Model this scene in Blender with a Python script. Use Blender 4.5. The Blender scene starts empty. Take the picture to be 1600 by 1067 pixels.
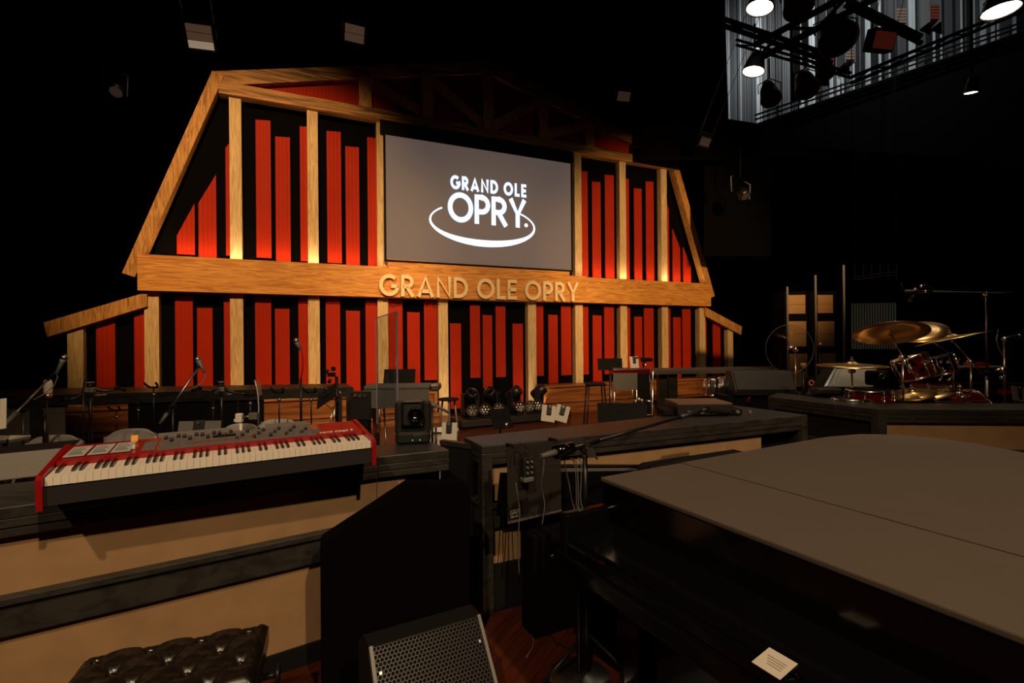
import bpy, math, random
from mathutils import Vector, Matrix
random.seed(7)
R = math.radians
S = bpy.context.scene
COL = S.collection
# ------------------------------------------------------------------ camera, world, exposure, lights
CH = 1.67                      # camera height
F = 758.0                      # focal length in pixels of the 1600 x 1067 frame
PT, RL = R(-0.08), R(-0.496)   # pitch, roll
cam_d = bpy.data.cameras.new('camera'); cam = bpy.data.objects.new('camera', cam_d); COL.objects.link(cam)
cam_d.sensor_width = 36; cam_d.lens = F / 1600 * 36; cam_d.clip_start = .05; cam_d.clip_end = 200
cam.matrix_world = Matrix.Translation((0, 0, CH)) @ Matrix.Rotation(math.pi/2 - PT, 4, 'X') @ Matrix.Rotation(RL, 4, 'Z')
S.camera = cam
W = bpy.data.worlds.new('world'); S.world = W; W.use_nodes = True
W.node_tree.nodes['Background'].inputs[0].default_value = (.9, .75, .6, 1)
W.node_tree.nodes['Background'].inputs[1].default_value = .0012
S.view_settings.view_transform = 'Standard'; S.view_settings.look = 'None'
S.view_settings.gamma = 1; S.view_settings.exposure = 0; S.view_settings.use_curve_mapping = False
S.cycles.max_bounces = 6; S.cycles.sample_clamp_indirect = 3; S.cycles.caustics_reflective = False; S.cycles.caustics_refractive = False

BYAW = R(66.8)
BU = Vector((math.sin(BYAW), math.cos(BYAW), 0))     # along the barn front
BN = Vector((math.cos(BYAW), -math.sin(BYAW), 0))    # out of the barn front, to the stage
BO = Vector((0, 12, 0))
def BW(s, z, d=0): return BO + BU*s + BN*d + Vector((0, 0, z))

def spot(name, loc, target, energy, color, angle, blend=.4, size=.08):
    l = bpy.data.lights.new(name, 'SPOT'); l.energy = energy; l.color = color; l.spot_size = R(angle); l.spot_blend = blend; l.shadow_soft_size = size
    o = bpy.data.objects.new(name, l); COL.objects.link(o); o.location = loc
    o.rotation_euler = (Vector(target) - Vector(loc)).to_track_quat('-Z', 'Y').to_euler()
    return o
WARM = (1, .72, .42)
# stage washes from the front-of-house rig, behind the camera
spot('house_wash', (4.0, -4.5, 8.6), (-.4, 3.2, .8), 2100, (1, .70, .42), 42, .6, .14)
spot('house_wash', (-1.6, -5.6, 9.0), (.5, 4.3, .8), 2000, (1, .70, .42), 42, .6, .11)
# barn front wash: two spots per side of the screen, the centre of the gable left dark
spot('barn_wash', (-1.8, -1.0, 9), BW(-5.3, 3.6), 5200, (1, .58, .235), 38, .7, .2)
spot('barn_wash', (6.6, 3.0, 5.6), BW(4.3, 3.3), 3100, (1, .58, .235), 44, .7, .2)
spot('barn_wash', (2.5, 2, 6.5), BW(-.7, 1.6), 2300, (1, .62, .29), 50, .8, .2)
# top light over the stage floor
spot('top_light', (-3.2, 6.8, 9), (-3.2, 6.2, 0), 300, WARM, 46, .6, .08)
spot('top_light', (4.2, 4.6, 9), (4.2, 5.8, 0), 600, WARM, 50, .6, .08)
spot('fly_light', (9.5, 11, 12.5), (10.6, 15, 10.6), 620, (.93, .98, 1), 118, .8, .2)

# ------------------------------------------------------------------ pixel -> place helpers
def ray(u, v):
    a, b = u - 800, v - 533.5
    c, s = math.cos(RL), math.sin(RL)
    U, V = c*a + s*b, -s*a + c*b
    x, z = U/F, -V/F
    return Vector((x, math.cos(PT) + z*math.sin(PT), -math.sin(PT) + z*math.cos(PT)))
def PZ(u, v, z): r = ray(u, v); return Vector((0, 0, CH)) + r*((z - CH)/r.z)
def PY(u, v, y): r = ray(u, v); return Vector((0, 0, CH)) + r*(y/r.y)
def PB(u, v, d=0):            # on the barn plane, offset d to the stage -> (s, z)
    r = ray(u, v); o = Vector((0, 0, CH)) - (BO + BN*d)
    t = -o.dot(BN)/r.dot(BN); p = o + r*t
    return p.dot(BU), p.z

# ------------------------------------------------------------------ materials
MATS = {}
def mat(name, col, rough=.5, metal=0, bump=0, scale=30, noise=0, spec=.5, coat=0, emit=None, estr=0):
    if name in MATS: return MATS[name]
    m = bpy.data.materials.new(name); m.use_nodes = True; nt = m.node_tree; b = nt.nodes['Principled BSDF']
    b.inputs['Base Color'].default_value = (*col, 1); b.inputs['Roughness'].default_value = rough
    b.inputs['Metallic'].default_value = metal; b.inputs['Specular IOR Level'].default_value = spec
    b.inputs['Coat Weight'].default_value = coat
    if emit: b.inputs['Emission Color'].default_value = (*emit, 1); b.inputs['Emission Strength'].default_value = estr
    if bump or noise:
        tc = nt.nodes.new('ShaderNodeTexCoord'); n = nt.nodes.new('ShaderNodeTexNoise'); n.inputs['Scale'].default_value = scale; n.inputs['Detail'].default_value = 5
        nt.links.new(tc.outputs['Object'], n.inputs['Vector'])
        if bump:
            bp = nt.nodes.new('ShaderNodeBump'); bp.inputs['Strength'].default_value = bump; bp.inputs['Distance'].default_value = .01
            nt.links.new(n.outputs['Fac'], bp.inputs['Height']); nt.links.new(bp.outputs['Normal'], b.inputs['Normal'])
        if noise:
            mx = nt.nodes.new('ShaderNodeMix'); mx.data_type = 'RGBA'
            mx.inputs[6].default_value = (*[c*(1-noise) for c in col], 1); mx.inputs[7].default_value = (*[min(1, c*(1+noise)) for c in col], 1)
            nt.links.new(n.outputs['Fac'], mx.inputs[0]); nt.links.new(mx.outputs[2], b.inputs['Base Color'])
    MATS[name] = m; return m
def wood(name, dark, light, axis='Z', scale=1.0, rough=.5, stretch=12, wave=3, gloss=.4):
    m = bpy.data.materials.new(name); m.use_nodes = True; nt = m.node_tree; b = nt.nodes['Principled BSDF']; L = nt.links.new
    tc = nt.nodes.new('ShaderNodeTexCoord'); mp = nt.nodes.new('ShaderNodeMapping')
    sc = [stretch*scale]*3; sc['XYZ'.index(axis)] = scale*.7; mp.inputs['Scale'].default_value = sc; mp.inputs['Location'].default_value = (3.3, 1.7, .9)
    n = nt.nodes.new('ShaderNodeTexNoise'); n.inputs['Scale'].default_value = 1; n.inputs['Detail'].default_value = 7; n.inputs['Distortion'].default_value = wave*.25
    r = nt.nodes.new('ShaderNodeValToRGB'); r.color_ramp.elements[0].color = (*dark, 1); r.color_ramp.elements[1].color = (*light, 1)
    r.color_ramp.elements[0].position = .35; r.color_ramp.elements[1].position = .6
    L(tc.outputs['Object'], mp.inputs['Vector']); L(mp.outputs['Vector'], n.inputs['Vector']); L(n.outputs['Fac'], r.inputs['Fac']); L(r.outputs['Color'], b.inputs['Base Color'])
    b.inputs['Roughness'].default_value = rough; b.inputs['Specular IOR Level'].default_value = gloss
    MATS[name] = m; return m
def glass(name, tint=(.75, .85, .95), fac=.1, rough=.02):
    m = bpy.data.materials.new(name); m.use_nodes = True; nt = m.node_tree; nt.nodes.remove(nt.nodes['Principled BSDF'])
    o = nt.nodes['Material Output']; t = nt.nodes.new('ShaderNodeBsdfTransparent'); g = nt.nodes.new('ShaderNodeBsdfGlossy'); x = nt.nodes.new('ShaderNodeMixShader')
    t.inputs['Color'].default_value = (*tint, 1); g.inputs['Roughness'].default_value = rough; x.inputs[0].default_value = fac
    nt.links.new(t.outputs[0], x.inputs[1]); nt.links.new(g.outputs[0], x.inputs[2]); nt.links.new(x.outputs[0], o.inputs['Surface'])
    MATS[name] = m; return m
M_black = mat('matte_black', (.004, .0036, .0033), .85, spec=.25)
M_cloth = mat('black_drape', (.0016, .0014, .0012), .95, spec=.1)
M_blackmetal = mat('black_metal', (.012, .011, .011), .38, .3)
M_blackplastic = mat('black_plastic', (.014, .013, .013), .45, bump=.1, scale=200)
M_gloss = mat('piano_black', (.003, .003, .003), .12, spec=.6)
M_chrome = mat('chrome', (.85, .80, .74), .24, 1)
M_steel = mat('brushed_steel', (.35, .33, .31), .35, 1)
M_greysteel = mat('grey_steel', (.16, .16, .155), .5, .3)
M_grey = mat('grey_plastic', (.09, .088, .08), .6, noise=.15, scale=12)
M_case = mat('case_grey', (.12, .115, .10), .7, noise=.15, scale=20)
M_white = mat('white_plastic', (.75, .7, .62), .45)
M_paper = mat('white_paper', (.62, .58, .5), .7)
M_red = mat('red_lacquer', (.30, .006, .008), .35, coat=.3)
M_drum = mat('dark_red_lacquer', (.10, .004, .006), .15, coat=.8)
M_brass = mat('cymbal_bronze', (.78, .5, .2), .32, 1)
M_skin = mat('drum_head', (.55, .5, .42), .5)
M_deskblack = wood('black_stained_wood', (.018, .017, .015), (.036, .033, .028), 'X', 2, .42, 8)
M_ply = mat('plywood', (.34, .205, .098), .6, noise=.25, scale=7, bump=.03)
M_barnwood = wood('barn_timber', (.30, .12, .025), (.66, .34, .09), 'Z', 2.2, .6, 9, 9)
M_barnwoodh = wood('barn_timber_beam', (.46, .165, .022), (.80, .38, .08), 'X', 1.7, .55, 10, 9)
M_colwood = wood('barn_column_timber', (.50, .33, .15), (.74, .55, .29), 'Z', 2.0, .6, 9, 9)
M_roofwood = wood('weathered_roof_timber', (.10, .045, .015), (.56, .28, .08), 'X', .8, .6, 9, 8)
M_pew = wood('pew_oak', (.16, .055, .015), (.34, .13, .04), 'X', 1.2, .35, 9, 4)
M_redpanel = mat('red_corrugated_metal', (.40, .022, .004), .6, .0, noise=.12, scale=3, spec=.12)
M_darkred = mat('oxblood_corrugated_metal', (.16, .012, .008), .55)
M_letter = mat('gold_letter', (.97, .78, .46), .5)
M_letterside = M_letter
M_glass = glass('clear_acrylic', (.82, .84, .86), .08)
M_smoke = glass('smoked_acrylic', (.34, .32, .30), .06, .2)
_n = M_smoke.node_tree; _d = _n.nodes.new('ShaderNodeBsdfDiffuse'); _d.inputs[0].default_value = (.06, .055, .05, 1); _x = _n.nodes.new('ShaderNodeMixShader'); _x.inputs[0].default_value = .45
_o = _n.nodes['Material Output']; _s = _o.inputs['Surface'].links[0].from_socket; _n.links.new(_s, _x.inputs[1]); _n.links.new(_d.outputs[0], _x.inputs[2]); _n.links.new(_x.outputs[0], _o.inputs['Surface'])
M_screen = mat('screen_surface', (.11, .095, .085), .8, emit=(.088, .064, .055), estr=1)
M_logo = mat('projected_white', (.9, .9, .9), .8, emit=(.95, .97, 1), estr=1.3)
M_logohalo = mat('projected_blue_edge', (.2, .4, .7), .8, emit=(.12, .4, .75), estr=.8)
M_lens = mat('lamp_lens_lit', (1, .9, .7), .5, emit=(1, .86, .6), estr=28)
M_lensdim = mat('lamp_lens_dim', (1, .9, .8), .5, emit=(1, .86, .66), estr=2.0)

# ------------------------------------------------------------------ mesh helpers
class MB:
    def __init__(s): s.v = []; s.f = []; s.sm = []
    def _add(s, vs, fs, smooth=False):
        b = len(s.v); s.v += [Vector(p) for p in vs]
        for f in fs: s.f.append([i+b for i in f]); s.sm.append(smooth)
        return s
    def box(s, c, d, rz=0, m=None):
        x, y, z = [q/2 for q in d]; vs = [Vector((i*x, j*y, k*z)) for k in (-1, 1) for j in (-1, 1) for i in (-1, 1)]
        if m is None: m = Matrix.Rotation(rz, 3, 'Z')
        c = Vector(c); vs = [c + m @ p for p in vs]
        return s._add(vs, [(0,2,3,1), (4,5,7,6), (0,1,5,4), (2,6,7,3), (0,4,6,2), (1,3,7,5)])
    def bbox(s, x0, x1, y0, y1, z0, z1): return s.box(((x0+x1)/2, (y0+y1)/2, (z0+z1)/2), (abs(x1-x0), abs(y1-y0), abs(z1-z0)))
    def rbox(s, c, d, r=.01, m=None, n=3):       # box with rounded vertical/top edges: prism with rounded outline and chamfered rims
        x, y, z = [q/2 for q in d]; r = min(r, x*.9, y*.9); k = min(r*.6, z*.8); out = []
        for (cx, cy, a0) in ((x-r, y-r, 0), (-x+r, y-r, 90), (-x+r, -y+r, 180), (x-r, -y+r, 270)):
            for i in range(n+1): a = R(a0 + 90*i/n); out.append((cx, cy, math.cos(a), math.sin(a)))
        rings = []
        for (zz, rr) in ((-z, r-k), (-z+k, r), (z-k, r), (z, r-k)):
            rings.append([Vector((cx+ca*rr, cy+sa*rr, zz)) for cx, cy, ca, sa in out])
        if m is None: m = Matrix.Identity(3)
        c = Vector(c); N = len(out); vs = [c + m @ p for ring in rings for p in ring]
        fs = [tuple(range(N-1, -1, -1)), tuple(range(3*N, 4*N))]
        for j in range(3):
            for i in range(N): fs.append((j*N+i, j*N+(i+1) % N, (j+1)*N+(i+1) % N, (j+1)*N+i))
        return s._add(vs, fs)
    def bar(s, p, q, w, h=None, up=(0, 0, 1)):     # rectangular bar between two points
        p, q = Vector(p), Vector(q); h = h or w; d = (q-p); L = d.length; d.normalize(); u = Vector(up)
        x = d.cross(u)
        if x.length < 1e-4: x = d.cross(Vector((1, 0, 0)))
        x.normalize(); y = x.cross(d)
        m = Matrix((x, d, y)).transposed()
        return s.box((p+q)/2, (w, L, h), m=m)
    def cyl(s, p, q, r, r2=None, n=12, cap=True, smooth=True):
        p, q = Vector(p), Vector(q); r2 = r if r2 is None else r2; d = (q-p).normalized()
        x = d.orthogonal().normalized(); y = d.cross(x)
        vs = [p + (x*math.cos(2*math.pi*i/n) + y*math.sin(2*math.pi*i/n))*r for i in range(n)] + [q + (x*math.cos(2*math.pi*i/n) + y*math.sin(2*math.pi*i/n))*r2 for i in range(n)]
        s._add(vs, [(i, (i+1) % n, n+(i+1) % n, n+i) for i in range(n)], smooth)
        if cap: b = len(s.v)-2*n; s.f += [[b+i for i in range(n-1, -1, -1)], [b+n+i for i in range(n)]]; s.sm += [False, False]
        return s
    def tube(s, pts, r, n=8, closed=False):
        pts = [Vector(p) for p in pts]; N = len(pts); rings = []; x = None
        for i, p in enumerate(pts):
            a = pts[(i-1) % N] if (i > 0 or closed) else p; b = pts[(i+1) % N] if (i < N-1 or closed) else p
            d = (b-a).normalized()
            x = d.orthogonal().normalized() if x is None else (x - d*x.dot(d)).normalized()
            y = d.cross(x); rr = r[i] if isinstance(r, (list, tuple)) else r
            rings.append([p + (x*math.cos(2*math.pi*k/n) + y*math.sin(2*math.pi*k/n))*rr for k in range(n)])
        fs = [(i*n+k, i*n+(k+1) % n, ((i+1) % N)*n+(k+1) % n, ((i+1) % N)*n+k) for i in range(N if closed else N-1) for k in range(n)]
        s._add([v for ring in rings for v in ring], fs, True)
        if not closed: b = len(s.v)-N*n; s.f += [[b+k for k in range(n-1, -1, -1)], [b+(N-1)*n+k for k in range(n)]]; s.sm += [False, False]
        return s
    def lathe(s, prof, o=(0, 0, 0), axis=(0, 0, 1), n=24, smooth=True):   # prof [(r, h)]
        o = Vector(o); d = Vector(axis).normalized(); x = d.orthogonal().normalized(); y = d.cross(x)
        vs = [o + d*h + (x*math.cos(2*math.pi*i/n) + y*math.sin(2*math.pi*i/n))*r for r, h in prof for i in range(n)]
        fs = [(j*n+i, j*n+(i+1) % n, (j+1)*n+(i+1) % n, (j+1)*n+i) for j in range(len(prof)-1) for i in range(n)]
        return s._add(vs, fs, smooth)
    def ball(s, c, r, n=12, sc=(1, 1, 1)):
        c = Vector(c); m = n//2; vs = []; fs = []
        for j in range(m+1):
            a = math.pi*j/m
            for i in range(n): b = 2*math.pi*i/n; vs.append(c + Vector((r*math.sin(a)*math.cos(b)*sc[0], r*math.sin(a)*math.sin(b)*sc[1], r*math.cos(a)*sc[2])))
        for j in range(m):
            for i in range(n): fs.append((j*n+i, (j+1)*n+i, (j+1)*n+(i+1) % n, j*n+(i+1) % n))
        return s._add(vs, fs, True)
    def prism(s, poly, z0, z1):        # poly: list of (x, y)
        n = len(poly); vs = [(x, y, z0) for x, y in poly] + [(x, y, z1) for x, y in poly]
        return s._add(vs, [tuple(range(n-1, -1, -1)), tuple(range(n, 2*n))] + [(i, (i+1) % n, n+(i+1) % n, n+i) for i in range(n)])
    def slab(s, poly, y0, y1):         # poly in (x, z), extruded along y
        n = len(poly); vs = [(x, y0, z) for x, z in poly] + [(x, y1, z) for x, z in poly]
        return s._add(vs, [tuple(range(n)), tuple(range(2*n-1, n-1, -1))] + [(i, n+i, n+(i+1) % n, (i+1) % n) for i in range(n)])
    def hull(s, top, bot):             # two matching loops of 3D points
        n = len(top)
        return s._add(list(bot)+list(top), [tuple(range(n-1, -1, -1)), tuple(range(n, 2*n))] + [(i, (i+1) % n, n+(i+1) % n, n+i) for i in range(n)])
    def build(s, name, m, parent=None, world=False, bevel=0):
        me = bpy.data.meshes.new(name)
        vs = s.v
        if world and parent is not None:
            T = Matrix.Translation(parent.location) @ parent.rotation_euler.to_matrix().to_4x4(); Ti = T.inverted(); vs = [Ti @ v for v in vs]
        me.from_pydata([tuple(v) for v in vs], [], s.f); me.polygons.foreach_set('use_smooth', s.sm); me.materials.append(m); me.update()
        o = bpy.data.objects.new(name, me); COL.objects.link(o)
        if parent is not None: o.parent = parent
        if bevel:
            b = o.modifiers.new('b', 'BEVEL'); b.width = bevel; b.segments = 4 if bevel > .011 else 2; b.limit_method = 'ANGLE'
            if bevel > .011: me.polygons.foreach_set('use_smooth', [True]*len(me.polygons)); b.harden_normals = True
        return o
def tag(o, label=None, cat=None, group=None, kind=None):
    if label: o['label'] = label
    if cat: o['category'] = cat
    if group: o['group'] = group
    if kind: o['kind'] = kind
    return o
def thing(name, label, cat, loc=(0, 0, 0), rz=0, group=None):
    o = bpy.data.objects.new(name, None); COL.objects.link(o); o.location = loc; o.rotation_euler = (0, 0, rz); o.empty_display_size = .1
    return tag(o, label, cat, group)
def struct(name, mb, m): return tag(mb.build(name, m), kind='structure')
def kids(o): return [c for c in COL.objects if c.parent == o]
def dup(root, loc, rz, label=None, scale=None):
    def cp(o, par):
        c = o.copy(); COL.objects.link(c); c.parent = par
        for k in kids(o): cp(k, c)
        return c
    r = cp(root, None); r.location = loc; r.rotation_euler = (0, 0, rz)
    if label: r['label'] = label
    return r
def text_mesh(body, size, depth=.002):
    c = bpy.data.curves.new('txt', 'FONT'); c.body = body; c.size = size; c.extrude = depth; c.align_x = 'CENTER'; c.align_y = 'CENTER'
    o = bpy.data.objects.new('txt', c); COL.objects.link(o); bpy.context.view_layer.update()
    me = bpy.data.meshes.new_from_object(o.evaluated_get(bpy.context.evaluated_depsgraph_get())); bpy.data.objects.remove(o); return me
def text_part(name, body, size, m, parent, loc, rot, depth=.0015):
    me = text_mesh(body, size, depth); me.materials.clear(); me.materials.append(m)
    o = bpy.data.objects.new(name, me); COL.objects.link(o); o.parent = parent; o.location = loc; o.rotation_euler = rot; return o

# stroke letters (unit height), monoline geometric capitals
def arc(cx, cy, rx, ry, a0, a1, n=20): return [(cx+rx*math.cos(R(a0+(a1-a0)*i/n)), cy+ry*math.sin(R(a0+(a1-a0)*i/n))) for i in range(n+1)]
def glyph(ch, t):
    h = t/2; T = 1-h; B = h; mid = .52
    if ch == 'O': return .98, [(arc(.49, .5, .49-h, .5-h, 0, 360, 32)[:-1], True)]
    if ch == 'G': return .92, [(arc(.49, .5, .49-h, .5-h, 48, 360, 28)+[(.98-h-.02, .46)], False), ([(.56, .46), (.98-h+t*.35, .46)], False)]
    if ch == 'R': return .66, [([(h, 0), (h, T), (.30, T)]+arc(.30, (T+mid-.06)/2, .62-h-.30, (T-mid+.06)/2, 90, -90, 12)+[(h, mid-.06)], False), ([(.28, mid-.06), (.60, 0)], False)]
    if ch == 'P': return .62, [([(h, 0), (h, T), (.28, T)]+arc(.28, (T+mid-.10)/2, .62-h-.28, (T-mid+.10)/2, 90, -90, 12)+[(h, mid-.10)], False)]
    if ch == 'A': return .86, [([(h*.9, 0), (.43, T), (.86-h*.9, 0)], False), ([(.2, .27), (.66, .27)], False)]
    if ch == 'N': return .76, [([(h, 0), (h, 1-h*.9), (.76-h, h*.9), (.76-h, 1)], False)]
    if ch == 'D': return .78, [([(h, B), (h, T), (.26, T)]+arc(.28, .5, .78-h-.28, .5-h, 90, -90, 20)+[(.26, B)], True)]
    if ch == 'L': return .5, [([(h, 1), (h, B), (.5, B)], False)]
    if ch == 'E': return .54, [([(.54, B), (h, B), (h, T), (.54, T)], False), ([(h, .5), (.5, .5)], False)]
    if ch == 'Y': return .74, [([(h*.9, 1), (.37, .45), (.74-h*.9, 1)], False), ([(.37, .47), (.37, 0)], False)]
    return .3, []
def ribbon(mb, pts, t, closed, fn):          # fn(x, y, k) -> 3D, k = 0 back / 1 front
    n = len(pts); L = []; Rr = []
    for i in range(n):
        p = Vector(pts[i]).to_2d() if False else Vector((pts[i][0], pts[i][1]))
        a = Vector(pts[i-1]) if (i > 0 or closed) else None; b = Vector(pts[(i+1) % n]) if (i < n-1 or closed) else None
        d1 = (p-a).normalized() if a is not None else None; d2 = (b-p).normalized() if b is not None else None
        d1 = d1 or d2; d2 = d2 or d1; n1 = Vector((-d1.y, d1.x)); n2 = Vector((-d2.y, d2.x)); m = (n1+n2)
        m = m.normalized() if m.length > 1e-3 else n1
        k = min(1/max(m.dot(n1), .3), 1.3)*t/2
        L.append(p+m*k); Rr.append(p-m*k)
    vs = [fn(q.x, q.y, k) for k in (0, 1) for arr in (L, Rr) for q in arr]; fs = []
    for i in range(n if closed else n-1):
        j = (i+1) % n
        fs += [(2*n+i, 3*n+i, 3*n+j, 2*n+j), (i, j, n+j, n+i), (i, 2*n+i, 2*n+j, j), (n+i, n+j, 3*n+j, 3*n+i)]
    if not closed: fs += [(0, n, 3*n, 2*n), (n-1, 3*n-1, 4*n-1, 2*n-1)]
    mb._add(vs, fs)
def layout(text, t, gap=.12, space=.36):
    x = 0; out = []
    for ch in text:
        if ch == ' ': x += space; continue
        w, st = glyph(ch, t); out.append((ch, x, st)); x += w+gap
    return out, x-gap
# ------------------------------------------------------------------ the room
fl = bpy.data.materials.new('stage_floor_boards'); fl.use_nodes = True; nt = fl.node_tree; b = nt.nodes['Principled BSDF']; L = nt.links.new
tc = nt.nodes.new('ShaderNodeTexCoord'); mp = nt.nodes.new('ShaderNodeMapping'); mp.inputs['Rotation'].default_value = (0, 0, R(-62))
br = nt.nodes.new('ShaderNodeTexBrick'); br.inputs['Scale'].default_value = 1; br.inputs['Brick Width'].default_value = 1.3; br.inputs['Row Height'].default_value = .075
br.inputs['Mortar Size'].default_value = .0015; br.inputs['Color1'].default_value = (.075, .015, .006, 1); br.inputs['Color2'].default_value = (.135, .032, .012, 1); br.inputs['Mortar'].default_value = (.01, .004, .002, 1)
ns = nt.nodes.new('ShaderNodeTexNoise'); ns.inputs['Scale'].default_value = 3; mp2 = nt.nodes.new('ShaderNodeMapping'); mp2.inputs['Scale'].default_value = (1, 14, 1)
mx = nt.nodes.new('ShaderNodeMix'); mx.data_type = 'RGBA'; mx.blend_type = 'MULTIPLY'; mx.inputs[0].default_value = .7
L(tc.outputs['Object'], mp.inputs['Vector']); L(mp.outputs['Vector'], br.inputs['Vector']); L(mp.outputs['Vector'], mp2.inputs['Vector']); L(mp2.outputs['Vector'], ns.inputs['Vector'])
L(br.outputs['Color'], mx.inputs[6]); L(ns.outputs['Fac'], mx.inputs[7]); L(mx.outputs[2], b.inputs['Base Color']); b.inputs['Roughness'].default_value = .28
struct('floor', MB().bbox(-14, 18, -9, 22, -.1, 0), fl)
struct('wall_left', MB().bbox(-14.2, -14, -9, 22, 0, 14), M_cloth)
struct('wall_back', MB().bbox(-14, 18, 22, 22.2, 0, 14), M_cloth)
struct('wall_front', MB().bbox(-14, 18, -9.2, -9, 0, 14), M_cloth)
struct('wall_right', MB().bbox(18, 18.2, -9, 22, 0, 14), M_cloth)
struct('ceiling', MB().bbox(-14, 18, -9, 22, 14, 14.2), M_black)

# ------------------------------------------------------------------ the barn
K = 1.2
S0 = -.5474*K; CA = [5.547*K, 4.4006*K, 3.2327*K, 2.0678*K, .9418*K]; CW = .0883*K
ZB = CH + .829*K; ZT = CH + 1.375*K
barn = thing('barn_backdrop', 'red barn front with wooden timbers behind the stage', 'stage set', BO, math.pi/2-BYAW)
# local axes: x along the front, -y towards the stage, z up
def bpart(name, mb, m, parent=None, label=None):
    o = mb.build(name, m, parent or barn)
    if label: o['label'] = label
    return o
KA, KZ = 4.708*K, CH + 4.3806*K          # gambrel kink
EA, EZ = 5.897*K, CH + 1.09*K            # eave tip
OA, OZ = 6.808*K, CH + .338*K            # lean-to tip
_s, _z = PB(585.6, 104.6, .15); sl = (_z-KZ)/(_s-(S0-KA)); apexz = KZ + KA*sl
TL = .42                                  # timber width
zt_l = KZ - .62                           # underside of tie beam region
wallpoly = [(S0-OA+.5, 0), (S0+OA-.5, 0), (S0+OA-.5, OZ-.1), (S0+CA[0]+.1, ZB+.1), (S0+EA-.45, EZ+.6), (S0+KA-.2, KZ-.15), (S0, apexz-.15), (S0-KA+.2, KZ-.15), (S0-EA+.45, EZ+.6), (S0-CA[0]-.1, ZB+.1), (S0-OA+.5, OZ-.1)]
bpart('wall_board', MB().slab(wallpoly, .05, .15), M_cloth)
def timber(p, q, w, d0, d1, m, name='timber'):    # p, q in (s, z); band of width w whose outer edge is the line
    p, q = Vector(p), Vector(q); d = (q-p).normalized(); n = Vector((-d.y, d.x))*w
    poly = [tuple(p), tuple(q), tuple(q-n), tuple(p-n)]
    return bpart(name, MB().slab(poly, -d1, -d0), m)
# tie beam, rafters
k = apexz
for sg in (-1, 1):
    A = Vector((S0+sg*KA, KZ)); Ap = Vector((S0, apexz)); E_ = Vector((S0+sg*EA, EZ)); w = .20
    # upper rafter
    bpart('roof_timber', MB().slab([tuple(A), tuple(Ap), (S0, apexz-.27), (S0+sg*(KA-.05), KZ-.27)], -.22, -.02), M_roofwood)
    # lower rafter down to the eave
    d = (E_-A).normalized(); n = Vector((d.y, -d.x)); n = n*w*(-1 if (n.x*sg > 0) else 1)
    bpart('roof_timber', MB().slab([tuple(A), tuple(E_), tuple(E_+n), tuple(A+n)], -.24, -.02), M_barnwood)
    # lean-to roof timber
    q0 = Vector((S0+sg*OA, OZ)); q1 = Vector((S0+sg*(CA[0]+.05), ZB-.02)); d = (q1-q0).normalized(); n = Vector((0, -.26))
    bpart('roof_timber', MB().slab([tuple(q0), tuple(q1), tuple(q1+n), tuple(q0+n*.95+Vector((sg*-.05, 0)))], -.24, -.02), M_barnwood)
    # outer post
    so = S0+sg*(OA-.40)
    bpart('column', MB().slab([(so-.11, 0), (so+.11, 0), (so+.11, OZ-.08), (so-.11, OZ-.08)], -.16, -.02), M_colwood)
TZ1 = PB(486, 169)[1]; TZ0 = TZ1 - .02
TT = PB(480, 152, .2)[1]; TB = PB(480, 169.5, .2)[1]
bpart('tie_beam', MB().bbox(S0-KA+.1, S0+KA-.1, -.25, -.02, TB, TT), M_roofwood)
# king posts and braces of the gable truss
gz0 = TT-.02
po = S0-(PB(563, 150, .2)[0]+PB(578, 150, .2)[0])/2
for i, off in enumerate((-po, -po*.52, 0, po*.52, po)):
    top = apexz - sl*abs(off) - .2
    bpart('truss_post', MB().bbox(S0+off-.13, S0+off+.13, -.24, -.03, gz0, top), M_barnwood)
    if i < 2: bpart('truss_brace', MB().slab([(S0+off+.1, top-.25), (S0+off+.1, top), (S0+off+po*.5, gz0+.2), (S0+off+po*.46, gz0)], -.2, -.04), M_barnwood)
    if i > 2: bpart('truss_brace', MB().slab([(S0+off-.1, top-.25), (S0+off-.1, top), (S0+off-po*.5, gz0+.2), (S0+off-po*.46, gz0)], -.2, -.04), M_barnwood)
# gable sheet of corrugated metal behind the truss
def corr(name, s0, s1, zb, zt0, zt1, m, y=-.06, pitch=.075, amp=.007, label=None):
    n = max(6, int((s1-s0)/pitch*6)); mb = MB(); vs = []
    for i in range(n+1):
        t = i/n; s = s0+(s1-s0)*t; zt = zt0+(zt1-zt0)*t; yy = y - amp*(abs(math.sin(math.pi*(s-s0)/pitch))**.6)
        vs += [(s, yy, zb), (s, yy, zt), (s, y+.04, zb), (s, y+.04, zt)]
    fs = []
    for i in range(n):
        a = 4*i; c = a+4; fs += [(a, c, c+1, a+1), (a+2, a+3, c+3, c+2), (a+1, c+1, c+3, a+3), (a, a+2, c+2, c)]
    fs += [(0, 1, 3, 2), (4*n, 4*n+2, 4*n+3, 4*n+1)]
    mb._add(vs, fs, False); return bpart(name, mb, m, label=label)
corr('gable_panel', S0-po, S0, gz0, apexz-sl*po-.2, apexz-.2, M_redpanel, label='dark red corrugated gable sheet')
corr('gable_panel', S0, S0+po, gz0, apexz-.2, apexz-sl*po-.2, M_redpanel, label='dark red corrugated gable sheet')
corr('gable_panel', S0-KA+.4, S0-po, gz0, KZ-.2+sl*.4, apexz-sl*po-.2, M_redpanel, label='bright red gable end sheet')
corr('gable_panel', S0+po, S0+KA-.4, gz0, apexz-sl*po-.2, KZ-.2+sl*.4, M_redpanel, label='bright red gable end sheet')
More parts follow.
